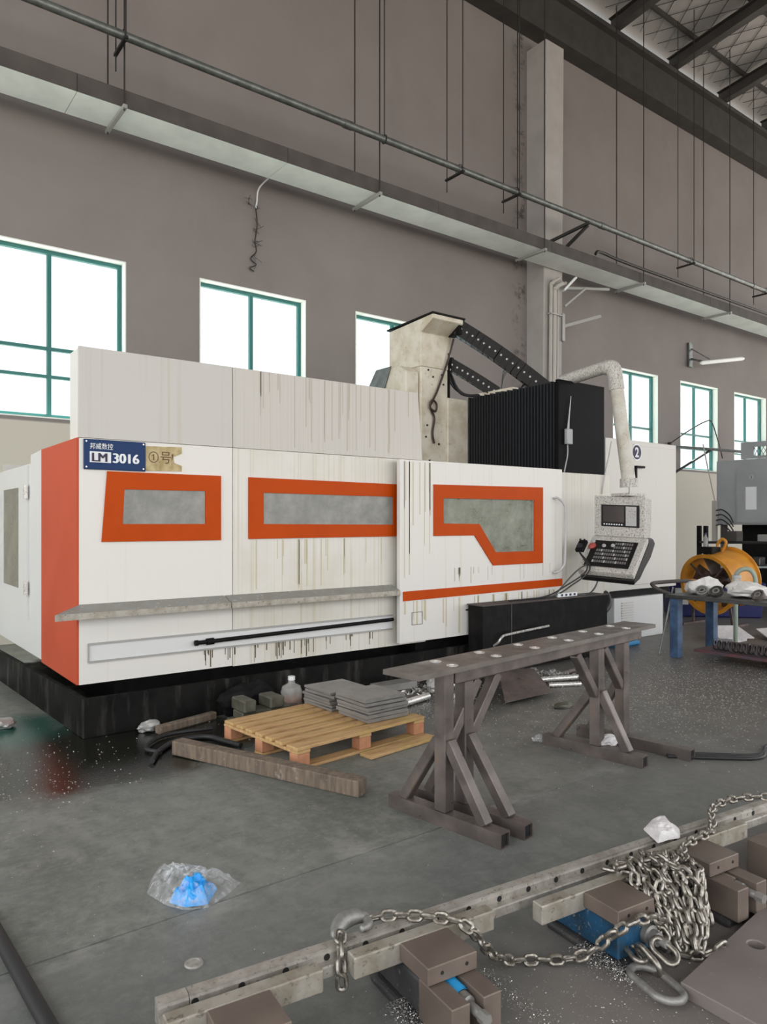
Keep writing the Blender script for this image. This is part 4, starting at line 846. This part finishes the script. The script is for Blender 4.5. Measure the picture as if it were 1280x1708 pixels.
MB().tube(spline([fc + fa * .35 + UZ * .42, fc + fa * .35 + UZ * .55 - UY * .06, fc + fa * .35 + UZ * .60, fc + fa * .35 + UZ * .52 + UY * .07, fc + fa * .35 + UZ * .43 + UY * .06], 5), .022, 8).build('lifting_eye', 'yellow', fan, smooth=True)
MB().box(fc.x + .1, fc.x + .35, fc.y - .02, fc.y + .2, fc.z + RR + .03, fc.z + RR + .13).build('terminal_box', 'black', fan, bevel=.01)
bt = thing('water_bottle', 'small clear bottle standing beside the fan top', 'bottle', (10.15, 5.75, 1.15))
MB().lathe((10.38, 5.77, 1.146), UZ, [(0, 0), (.035, 0), (.035, .12), (.015, .16), (.015, .18)], 14).build('body', 'jug', bt, smooth=True)
MB().lathe((10.38, 5.77, 1.326), UZ, [(.018, 0), (.018, .025), (0, .026)], 10).build('cap', 'ink', bt)
bn = thing('plastic_bin', 'navy plastic bin with a pale label behind the fan', 'bin', (11.3, 6.1, 0))
b = MB().hexa([(10.75, 6.55, 0), (11.65, 5.55, 0), (12.0, 5.9, 0), (11.1, 6.9, 0), (10.7, 6.55, .56), (11.65, 5.48, .56), (12.06, 5.88, .56), (11.1, 6.95, .56)]); b.build('tub', 'binblue', bn, bevel=.02)
nu = V((.669, -.743, 0)); nrm = V((-.743, -.669, 0)); MB().fbox(V((10.75, 6.55, .2)) + nrm * .03, nu, UZ, nrm, (0.05, .25), (0, .26), (0, .006)).build('label_sheet', 'lettering', bn)
b = MB().prism([(8.86, 4.75, .05), (9.25, 4.50, .05), (9.4, 4.8, .16), (9.0, 5.0, .17)], (0, 0, .008)).box(8.95, 9.3, 4.62, 4.9, 0, .05); tag(b.build('paper_stack', 'paper'), 'stack of white papers on the floor under the table', 'papers')
b = MB().prism([(9.45, 4.4, .02), (9.95, 4.1, .02), (10.1, 4.5, .12), (9.7, 4.7, .10)], (0, 0, .01)); tag(b.build('cardboard_sheet', 'paper'), 'pale bent sheet on the floor right of the papers', 'sheet')
rk = thing('parts_rack', 'dark steel rack of parts behind the fan', 'rack', (12.2, 6.0, 0))
for x, y in ((11.7, 6.5), (12.9, 5.2), (12.2, 6.9), (13.4, 5.6)): MB().box(x - .03, x + .03, y - .03, y + .03, 0, 1.45).build('upright', 'black', rk)
for z in (.3, .75, 1.15): MB().prism([(11.68, 6.5, z), (12.9, 5.18, z), (13.42, 5.6, z), (12.2, 6.92, z)], (0, 0, .03)).build('shelf', 'galv' if z == .75 else 'black', rk)
for k, (f, z, hgt, wd, mt) in enumerate(((.25, .78, .22, .16, 'rubber'), (.5, .78, .14, .2, 'plateedge'), (.75, .78, .10, .14, 'lettering'), (.3, 1.18, .18, .2, 'traydark'), (.6, 1.18, .12, .24, 'bracket'), (.8, 1.18, .2, .16, 'black'), (.45, .33, .3, .25, 'navy'), (.8, .33, .25, .25, 'rubber'))):
    x, y = 11.95 + 1.2 * f, 6.72 - 1.3 * f; tag(MB().box(x - wd / 2, x + wd / 2, y - wd / 2, y + wd / 2, z, z + hgt).build('parts_box', mt, bevel=.01), 'box on the %s shelf of the dark rack, %s along' % ({.78: 'middle', 1.18: 'top', .33: 'bottom'}[z], ['first', 'second', 'third', 'first', 'second', 'third', 'first', 'second'][k]), 'box', 'boxes on the dark rack')
# grey machine at the right edge
gm = thing('grey_machine', 'blue grey machine cabinet at the right edge under the wall windows', 'machine', (15, 6.5, 0))
MB().box(14.5, 16.2, 4.0, 7.83, 1.46, 2.76).build('upper_cover', 'machgrey', gm, bevel=.01)
gd = MB().holed(rect(5.6, 7.40, 1.50, 2.52), [rect(7.0, 7.22, 1.76, 2.21)], YZ(14.475), (.024, 0, 0)).build('door', 'machgrey', gm)
MB().box(14.48, 14.485, 7.0, 7.22, 1.76, 2.21).build('window_pane', M('bright blank pane', (.85, .88, .9), .3), gd)
MB().lathe((14.474, 7.1, 2.40), (-1, 0, 0), [(0, .003), (.05, .003), (.05, 0)], 18).build('number_sticker', 'keys', gd)
text('3', .08, (14.469, 7.125, 2.37), -UY, UZ, 'ink', gd)
gb = MB().holed(rect(4.5, 7.35, 2.77, 3.1), [rect(4.6, 7.1, 2.82, 3.0)], YZ(14.55), (.03, 0, 0)).build('mesh_guard', 'machgrey', gm)
b = MB()
for k in range(30):
    y = 4.6 + k * .085
    for s in (0, 1):
        p, q = (y, y + .12) if s else (y + .12, y); b.beam((14.565, p, 2.82), (14.565, min(q, 7.1), 3.0), .008, .006, up=(1, 0, 0))
o = b.build('wire_mesh', 'rod', gb); o['kind'] = 'stuff'
MB().box(14.9, 16.1, 4.2, 7.5, 0, 1.46).build('base', 'black', gm)
for y in (7.72,): MB().box(14.55, 14.65, y - .05, y + .05, 0, 1.46).build('leg', 'traydark', gm)
t = thing('cable_riser', 'pale conduit with cable tails at the corner of the grey machine', 'conduit', (14.4, 7.8, 1.2))
MB().box(14.38, 14.46, 7.78, 7.86, 1.1, 1.95).build('duct', 'conduit', t)
MB().tube([(14.42, 7.82, 1.95), (14.3, 7.9, 2.6), (14.2, 7.95, 3.1)], .012, 6).build('wire', 'conduit', t)
for k in range(4): MB().tube(spline([(14.4, 7.78, 1.75 - k * .1), (14.3, 7.6, 1.76 - k * .1), (14.3, 7.45, 1.65 - k * .1), (14.35, 7.4, 1.5 - k * .08)]), .014, 6).build('cable', 'rubber', t, smooth=True)

# ------------------------------------------------------------------ foreground: rail, vises, chain
AR = R(-6.4); ru, rv = V((math.cos(AR), math.sin(AR), 0)), V((math.sin(AR), -math.cos(AR), 0)); RO = V((.71, 1.977, 0))
RP = lambda a, b, z: RO + ru * a + rv * b + UZ * z
rail = thing('guide_rail', 'long ground steel guide rail with bolt holes lying across the vises', 'rail', tuple(RP(1.5, .03, .13)))
RJ = [0.0, .085, 3.1]
for a0, a1 in zip(RJ, RJ[1:]):
    b = MB(); b.prism([RP(a0 + .001, q, z) for q, z in ((0, .135), (0, .20), (.036, .20), (.036, .193), (.042, .188), (.042, .168), (.068, .168), (.072, .164), (.072, .135))], ru * (a1 - a0 - .002))
    b.build('rail_length', 'railsteel', rail)
k = 0; a = .10
while a < 3.0:
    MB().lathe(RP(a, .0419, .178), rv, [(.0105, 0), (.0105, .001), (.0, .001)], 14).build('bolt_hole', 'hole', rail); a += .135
def vise(a, jaw0, jaw1, b0, idx, blue):
    t = thing('machine_vise', ['brown steel vise nearest the bottom edge under the rail end', 'brown steel vise below the chain hook', 'blue bodied vise with a long jaw beside the chain heap', 'brown vise right of the chain heap'][idx], 'vise', tuple(RP(a, .25, 0)), 'vises under the rail')
    F = lambda A, B, Z: MB().fbox(RO, ru, rv, UZ, A, B, Z)
    dark = idx != 2; e = b0 + (.24 if dark else .18)
    F((a - .10, a + .10), (-.04 if dark else .02, e), (0, .03)).build('flange', 'viseflange', t, bevel=.012, seg=2)
    F((a - .078, a + .078), (-.03 if dark else .03, b0 + (.10 if dark else .145)), (.031, .133 if dark else .15)).build('body', 'viseflange' if dark else 'viseblue', t, bevel=.006)
    if dark:
        for s in (-1, 1): F((a + s * .056 - .032, a + s * .056 + .032), (b0 + .101, b0 + .27), (.031, .15)).build('guide', 'visebrown', t, bevel=.003)
    F((a - .09, a + .09), (b0, b0 + .155), (.152, .205)).build('jaw_block', 'visebrown', t, bevel=.003)
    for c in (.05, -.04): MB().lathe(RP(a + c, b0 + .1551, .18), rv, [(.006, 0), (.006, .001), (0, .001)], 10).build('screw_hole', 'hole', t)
    F((jaw0, jaw1), (b0 - .052, b0 - .001), (.138, .204)).build('long_jaw', 'jawsteel', t, bevel=.004)
    if dark:
        MB().lathe(RP(a, b0 + .10, .118), rv, [(.029, 0), (.029, .09), (.025, .095), (.025, .10)], 20).build('nut_housing', blue, t, smooth=True)
        MB().lathe(RP(a, b0 + .20, .118), rv, [(.023, 0), (.023, .03), (.018, .034), (.014, .034), (.014, .10), (.012, .104), (0, .104)], 18).build('screw', 'plate', t, smooth=True)
        MB().lathe(RP(a, b0 + .285, .118), rv, [(0, 0), (.018, 0), (.018, .03), (0, .03)], 6).build('hex_end', 'plate', t)
    else:
        MB().lathe(RP(a + .06, b0 + .146, .09), rv, [(.034, 0), (.034, .02), (.024, .024), (.024, .05), (.015, .052), (.015, .085), (0, .085)], 18).build('screw', 'plate', t, smooth=True)
vise(.193, 0, .45, .135, 0, 'viseblue'); vise(.80, .553, 1.085, .133, 1, 'vivid_blue'); vise(1.52, 1.237, 1.80, .198, 2, 'viseblue'); vise(2.09, 1.856, 2.48, .137, 3, 'visebrown')
sw = MB()
for _ in range(2200):
    g = rnd.choice([(.695, .13, .40), (.695, .13, .40), (1.41, .2, .45), (1.40, .2, .45), (1.05, .1, .5)]); p = RP(g[0] + rnd.gauss(0, .025), rnd.uniform(g[1], g[2]), .031 if abs(g[0] - 1.05) > .01 else .001)
    s = rnd.uniform(.0015, .004); d = V((rnd.gauss(0, 1), rnd.gauss(0, 1), .3)).normalized() * s; e = V((rnd.gauss(0, 1), rnd.gauss(0, 1), .6)).normalized() * s
    vs = [sw.bm.verts.new(p + q) for q in (d, e, -d * .6, UZ * s * .7)]
    for f in ((0, 1, 2), (0, 1, 3), (1, 2, 3), (2, 0, 3)): sw._f([vs[i] for i in f])
o = sw.build('vise_swarf', 'swarf', loc=(0, 0, 0)); o['kind'] = 'stuff'; tag(o, 'bright swarf scattered along the vise bases', 'swarf')

ch = thing('lifting_chain', 'steel lifting chain with a hook heaped over the vises and rail', 'chain', tuple(RP(1.6, .3, .1)))
LL, LW, LR = .060, .042, .0076
def link_mesh(L, W_, r, seg=24, rs=8):
    b = MB(); s = L / 2 - W_ / 2; c = W_ / 2 - r; pts = []
    for k in range(seg):
        t = 2 * math.pi * k / seg; pts.append(V(((s if math.cos(t) >= 0 else -s) + c * math.cos(t), c * math.sin(t), 0)))
    return b.tube(pts, r, rs, closed=True)
LINK = None
def chain(pts, roll0=0, jit=12, pitch=LL - 2 * LR - .001):
    global LINK
    P = spline(pts, 16); out = []; acc = 0; last = P[0]; cur = [P[0]]
    for q in P[1:]:
        while (q - last).length >= pitch:
            last = last + (q - last).normalized() * pitch; cur.append(last)
    for i in range(len(cur) - 1):
        a, b = cur[i], cur[i + 1]; d = (b - a).normalized(); side = d.cross(UZ); side = side.normalized() if side.length > .05 else d.orthogonal().normalized(); up = side.cross(d)
        q = Matrix((d, side, up)).transposed().to_quaternion()
        from mathutils import Quaternion
        q = q @ Quaternion((1, 0, 0), R((i % 2) * 90 + roll0 + rnd.uniform(-jit, jit)))
        c = (a + b) / 2
        if LINK is None:
            LINK = link_mesh(LL, LW, LR).build('link', 'chain', ch, smooth=True, loc=(0, 0, 0)); place(LINK, ch, c); LINK.rotation_mode = 'QUATERNION'; LINK.rotation_quaternion = q
        else: again(LINK, ch, c, q)
chain([(1.40, 1.925, .213), (1.457, 1.905, .213), (1.524, 1.848, .216), (1.572, 1.79, .218), (1.60, 1.745, .222), (1.625, 1.70, .214), (1.665, 1.69, .16), (1.74, 1.70, .08), (1.821, 1.70, .03), (1.902, 1.669, .02), (1.961, 1.62, .02), (2.02, 1.575, .03), (2.05, 1.535, .06), (2.08, 1.49, .12), (2.10, 1.44, .17), (2.16, 1.42, .18), (2.23, 1.42, .16), (2.30, 1.43, .12)], 40)
chain([(1.275, 1.905, .222), (1.25, 1.872, .210), (1.230, 1.836, .175), (1.226, 1.828, .13), (1.228, 1.826, .10), (1.236, 1.826, .08)], 20)
tops = [(2.33, 1.655, .215), (2.375, 1.650, .22), (2.43, 1.64, .225), (2.47, 1.62, .235), (2.51, 1.59, .235), (2.54, 1.55, .235), (2.56, 1.50, .235), (2.575, 1.46, .20)]
bots = [(2.29, 1.46, .05), (2.31, 1.42, .04), (2.33, 1.385, .03), (2.345, 1.36, .03), (2.365, 1.345, .03), (2.39, 1.335, .03), (2.42, 1.335, .03), (2.45, 1.36, .03)]
for layer in range(3):
    for k in range(8):
        a, b = V(tops[k]), V(bots[(k + layer) % 8]); P = []
        for j in range(7):
            t = j / 6; q = a.lerp(b, t) + V((rnd.uniform(-.02, .02), rnd.uniform(-.02, .02), .095 * math.sin(math.pi * min(1, t * 1.05)) - layer * .032 + rnd.uniform(-.006, .006)))
            P.append((q.x, q.y, max(q.z, .02)))
        chain(P, rnd.uniform(0, 90), 30)
chain([(2.30, 1.68, .212), (2.33, 1.62, .215), (2.36, 1.66, .222), (2.40, 1.60, .23), (2.44, 1.56, .245), (2.42, 1.50, .26), (2.36, 1.47, .26), (2.33, 1.42, .24)], 30, 25)
chain([(2.52, 1.6, .235), (2.50, 1.55, .255), (2.45, 1.53, .27), (2.41, 1.56, .265), (2.45, 1.45, .25), (2.50, 1.40, .16), (2.49, 1.36, .05)], 10, 25)
chain([(2.33, 1.4, .02), (2.38, 1.33, .02), (2.45, 1.29, .06), (2.48, 1.31, .06)], 0, 20)
chain([(2.56, 1.50, .235), (2.60, 1.535, .228), (2.66, 1.575, .22), (2.74, 1.60, .216), (2.84, 1.60, .216), (2.93, 1.605, .217), (3.02, 1.65, .222), (3.10, 1.70, .218), (3.2, 1.735, .213), (3.32, 1.74, .213), (3.44, 1.70, .213), (3.55, 1.62, .213)], 40)
def big_link(c, L, W_, r, d, up, name, mat='chain'):
    d = V(d).normalized(); up = V(up); side = up.cross(d).normalized(); up = d.cross(side)
    b = link_mesh(L, W_, r, 36, 12)
    Mx = Matrix((d, side, up)).transposed()
    for v in b.bm.verts: v.co = Mx @ v.co + V(c)
    return b.build(name, mat, ch, smooth=True)
big_link((2.105, 1.335, .03), .215, .135, .0125, (-.28, -.95, -.0), (.1, 0, 1), 'master_link', 'hookgrey')
big_link((2.16, 1.40, .055), .12, .075, .0095, (-.1, -1, -.45), (.95, 0, .4), 'coupling_link')
big_link((2.215, 1.375, .075), .11, .07, .0095, (.2, -.9, -.5), (-.5, .2, 1), 'coupling_link')
big_link((2.15, 1.44, .06), .10, .062, .009, (-.4, -.9, -.1), (.2, .1, 1), 'coupling_link')
# grab hook lying on the ridge
hk = spline([(1.402, 1.925, .213), (1.385, 1.945, .216), (1.35, 1.958, .218), (1.31, 1.952, .218), (1.283, 1.935, .216), (1.262, 1.918, .212), (1.250, 1.905, .209)], 5)
n = len(hk); rad = [.012 + .015 * math.sin(math.pi * min(1, i / n * 1.15)) * (1 if i < n * .8 else 1) for i in range(n)]; rad[-1] = .003; rad[-2] = .006; rad[-3] = .009
MB().tube(hk, rad, 12).build('grab_hook', 'hookgrey', ch, smooth=True)
MB().tube(spline([(1.39, 1.93, .213), (1.385, 1.905, .213), (1.365, 1.893, .212), (1.34, 1.893, .212)], 5), [.014] * 10 + [.011] * 5 + [.006], 12).build('hook_back', 'hookgrey', ch, smooth=True)
# heavy plate with lifting holes at the right edge
hp = [(2.55, 1.235, .028), (3.2, 1.1, .028), (2.5, .5, .028)]
pl = MB().holed([(2.15, 1.28), (2.12, -.4), (3.9, -.4), (3.9, 1.44), (2.85, 1.345)], [circ(*q, 20) for q in hp], lambda a, b: (a, b, .0), (0, 0, .045)).build('thick_plate', M('brown floor plate steel', (.17, .145, .135), .5, .15, col2=(.21, .18, .17), scale=3, stains=[((.3, .28, .26), 30, .64, .7, None, .4)], bump=.1, rvar=.1), bevel=.003)
tag(pl, 'thick brown steel plate with a round hole at the lower right', 'steel plate')
# steel slab standing behind vise at right edge
tag(MB().fbox(RO, ru, rv, UZ, (2.45, 3.3), (.15, .30), (0, .15)).build('steel_slab', 'visebrown', bevel=.004), 'dark steel slab beside the rail at the right edge', 'block')
# small things on the open floor
ld = tag(MB().lathe((.988, 2.372, 0), UZ, [(0, .004), (.020, .004), (.022, .006), (.029, .006), (.032, .003), (.032, 0)], 28).build('metal_disc', 'lidgrey', smooth=True), 'pale round metal disc lying flat on the floor', 'disc')
tag(MB().tube(spline([(.47, 3.15, .024), (.485, 2.85, .024), (.505, 2.45, .024), (.525, 2.1, .024), (.54, 1.8, .024)]), .024, 12).build('stand_in_strip', 'rubber', smooth=True), 'thick black tube at the lower left corner standing for a blurred strip', 'hose')  # stands in for a blurred dark strip close to the lens
# clear bag with blue gloves inside
from mathutils import noise as mn
if True:
    def sheet(poly, hz, name, mat, seed, parent=None, n=22, segs=64, z0=.004, fold=1.0):
        b = MB(); c = V((sum(p[0] for p in poly) / len(poly), sum(p[1] for p in poly) / len(poly), 0)); g = []
        A = sorted((math.atan2(p[1] - c.y, p[0] - c.x), math.hypot(p[0] - c.x, p[1] - c.y)) for p in poly)
        A = [(A[-1][0] - 2 * math.pi, A[-1][1])] + A + [(A[0][0] + 2 * math.pi, A[0][1])]
        def rad(th):
            for (a0, r0), (a1, r1) in zip(A, A[1:]):
                if a0 <= th <= a1: return r0 * r1 * math.sin(a1 - a0) / (r0 * math.sin(th - a0) + r1 * math.sin(a1 - th))
        for i in range(n + 1):
            row = []
            for k in range(segs):
                th = -math.pi + 2 * math.pi * (k + .5) / segs; r = i / n
                p = c + V((math.cos(th), math.sin(th), 0)) * rad(th) * r
                rg = 1 - abs(mn.noise(V((p.x * 17 + seed, p.y * 17, 2)))) * 2.2
                rg2 = 1 - abs(mn.noise(V((p.x * 40 + seed, p.y * 40, 5)))) * 2.2
                z = (1 - r ** 3) * hz * (.45 + .42 * rg + .16 * rg2 * fold) + z0
                row.append(b.bm.verts.new((p.x, p.y, max(z, z0 - .002))))
            g.append(row)
        for i in range(n):
            for k in range(segs): b._f([g[i][k], g[i][(k + 1) % segs], g[i + 1][(k + 1) % segs], g[i + 1][k]])
        return b.build(name, mat, parent, weld=True)
def bag():
    t = thing('plastic_bag', 'crumpled clear plastic bag with bright blue film inside on the floor', 'bag', (1.17, 2.82, 0))
    sheet([(1.02, 2.93), (1.07, 3.03), (1.13, 3.11), (1.20, 3.03), (1.235, 2.98), (1.365, 2.78), (1.27, 2.72), (1.165, 2.675), (1.09, 2.72), (1.05, 2.79)], .085, 'clear_film', 'plasticbag', 2.2, t)
    sheet([(1.065, 2.81), (1.13, 2.86), (1.215, 2.89), (1.27, 2.80), (1.18, 2.70), (1.10, 2.735)], .085, 'blue_film', 'bluecontent', 7.7, t, n=12, segs=40)
bag()
tag(sheet([(2.737, 1.798), (2.873, 1.837), (2.946, 1.831), (2.877, 1.754), (2.86, 1.705), (2.78, 1.655), (2.719, 1.679), (2.66, 1.675)], .03, 'paper_wad', 'paper', 3.3, None, n=14, segs=40, z0=.207), 'crumpled white paper lying on the guide rail', 'paper')
# loose chips on the floor
def chips(name, label, n, gen, s0, s1, mat='swarf'):
    b = MB()
    for _ in range(n):
        x, y = gen()
        p = V((x, y, .0005)); s = rnd.uniform(s0, s1); a = rnd.uniform(0, 6.28); d = V((math.cos(a), math.sin(a), 0)) * s; e = V((-d.y, d.x, 0)) * .5
        vs = [b.bm.verts.new(p + q) for q in (d, e, -d, UZ * s * .5)]
        for f in ((0, 1, 3), (1, 2, 3), (0, 1, 2), (2, 0, 3)): b._f([vs[i] for i in f])
    o = b.build(name, mat, loc=(0, 0, 0)); o['kind'] = 'stuff'; tag(o, label, 'swarf')
chips('floor_chips', 'fine bright metal chips scattered over the floor', 9000, lambda: rnd.choice([(rnd.gauss(6.6, 1.0), rnd.gauss(4.0, .7)), (rnd.gauss(5.4, .8), rnd.gauss(3.4, .5)), (rnd.gauss(6.6, .9), rnd.gauss(3.2, .7)), (rnd.gauss(3.6, .5), rnd.gauss(4.7, .35)), (rnd.gauss(.9, .35), rnd.gauss(4.7, .5)) if rnd.random() < .22 else (rnd.gauss(6.4, 1.2), rnd.gauss(3.6, .8))]), .0025, .008)
chips('bench_chips', 'tiny bright metal chips on the floor around the vises', 2600, lambda: (rnd.uniform(.4, 5), rnd.uniform(1.2, 4.2)) if rnd.random() < .3 else (rnd.gauss(2.05, .5), rnd.gauss(1.35, .2)), .001, .0035)
# low blue-roofed shed seen through the windows
sh = thing('shed', 'low shed with a blue roof outside the windows', 'shed', (6, 22, 0))
MB().box(-20, 40, 20, 28, -.3, 3.0).build('walls', 'reveal', sh); MB().prism([(-20, 19.6, 3.0), (-20, 24, 4.1), (-20, 28.4, 3.0)], (60, 0, 0)).build('roof', 'outroof', sh)
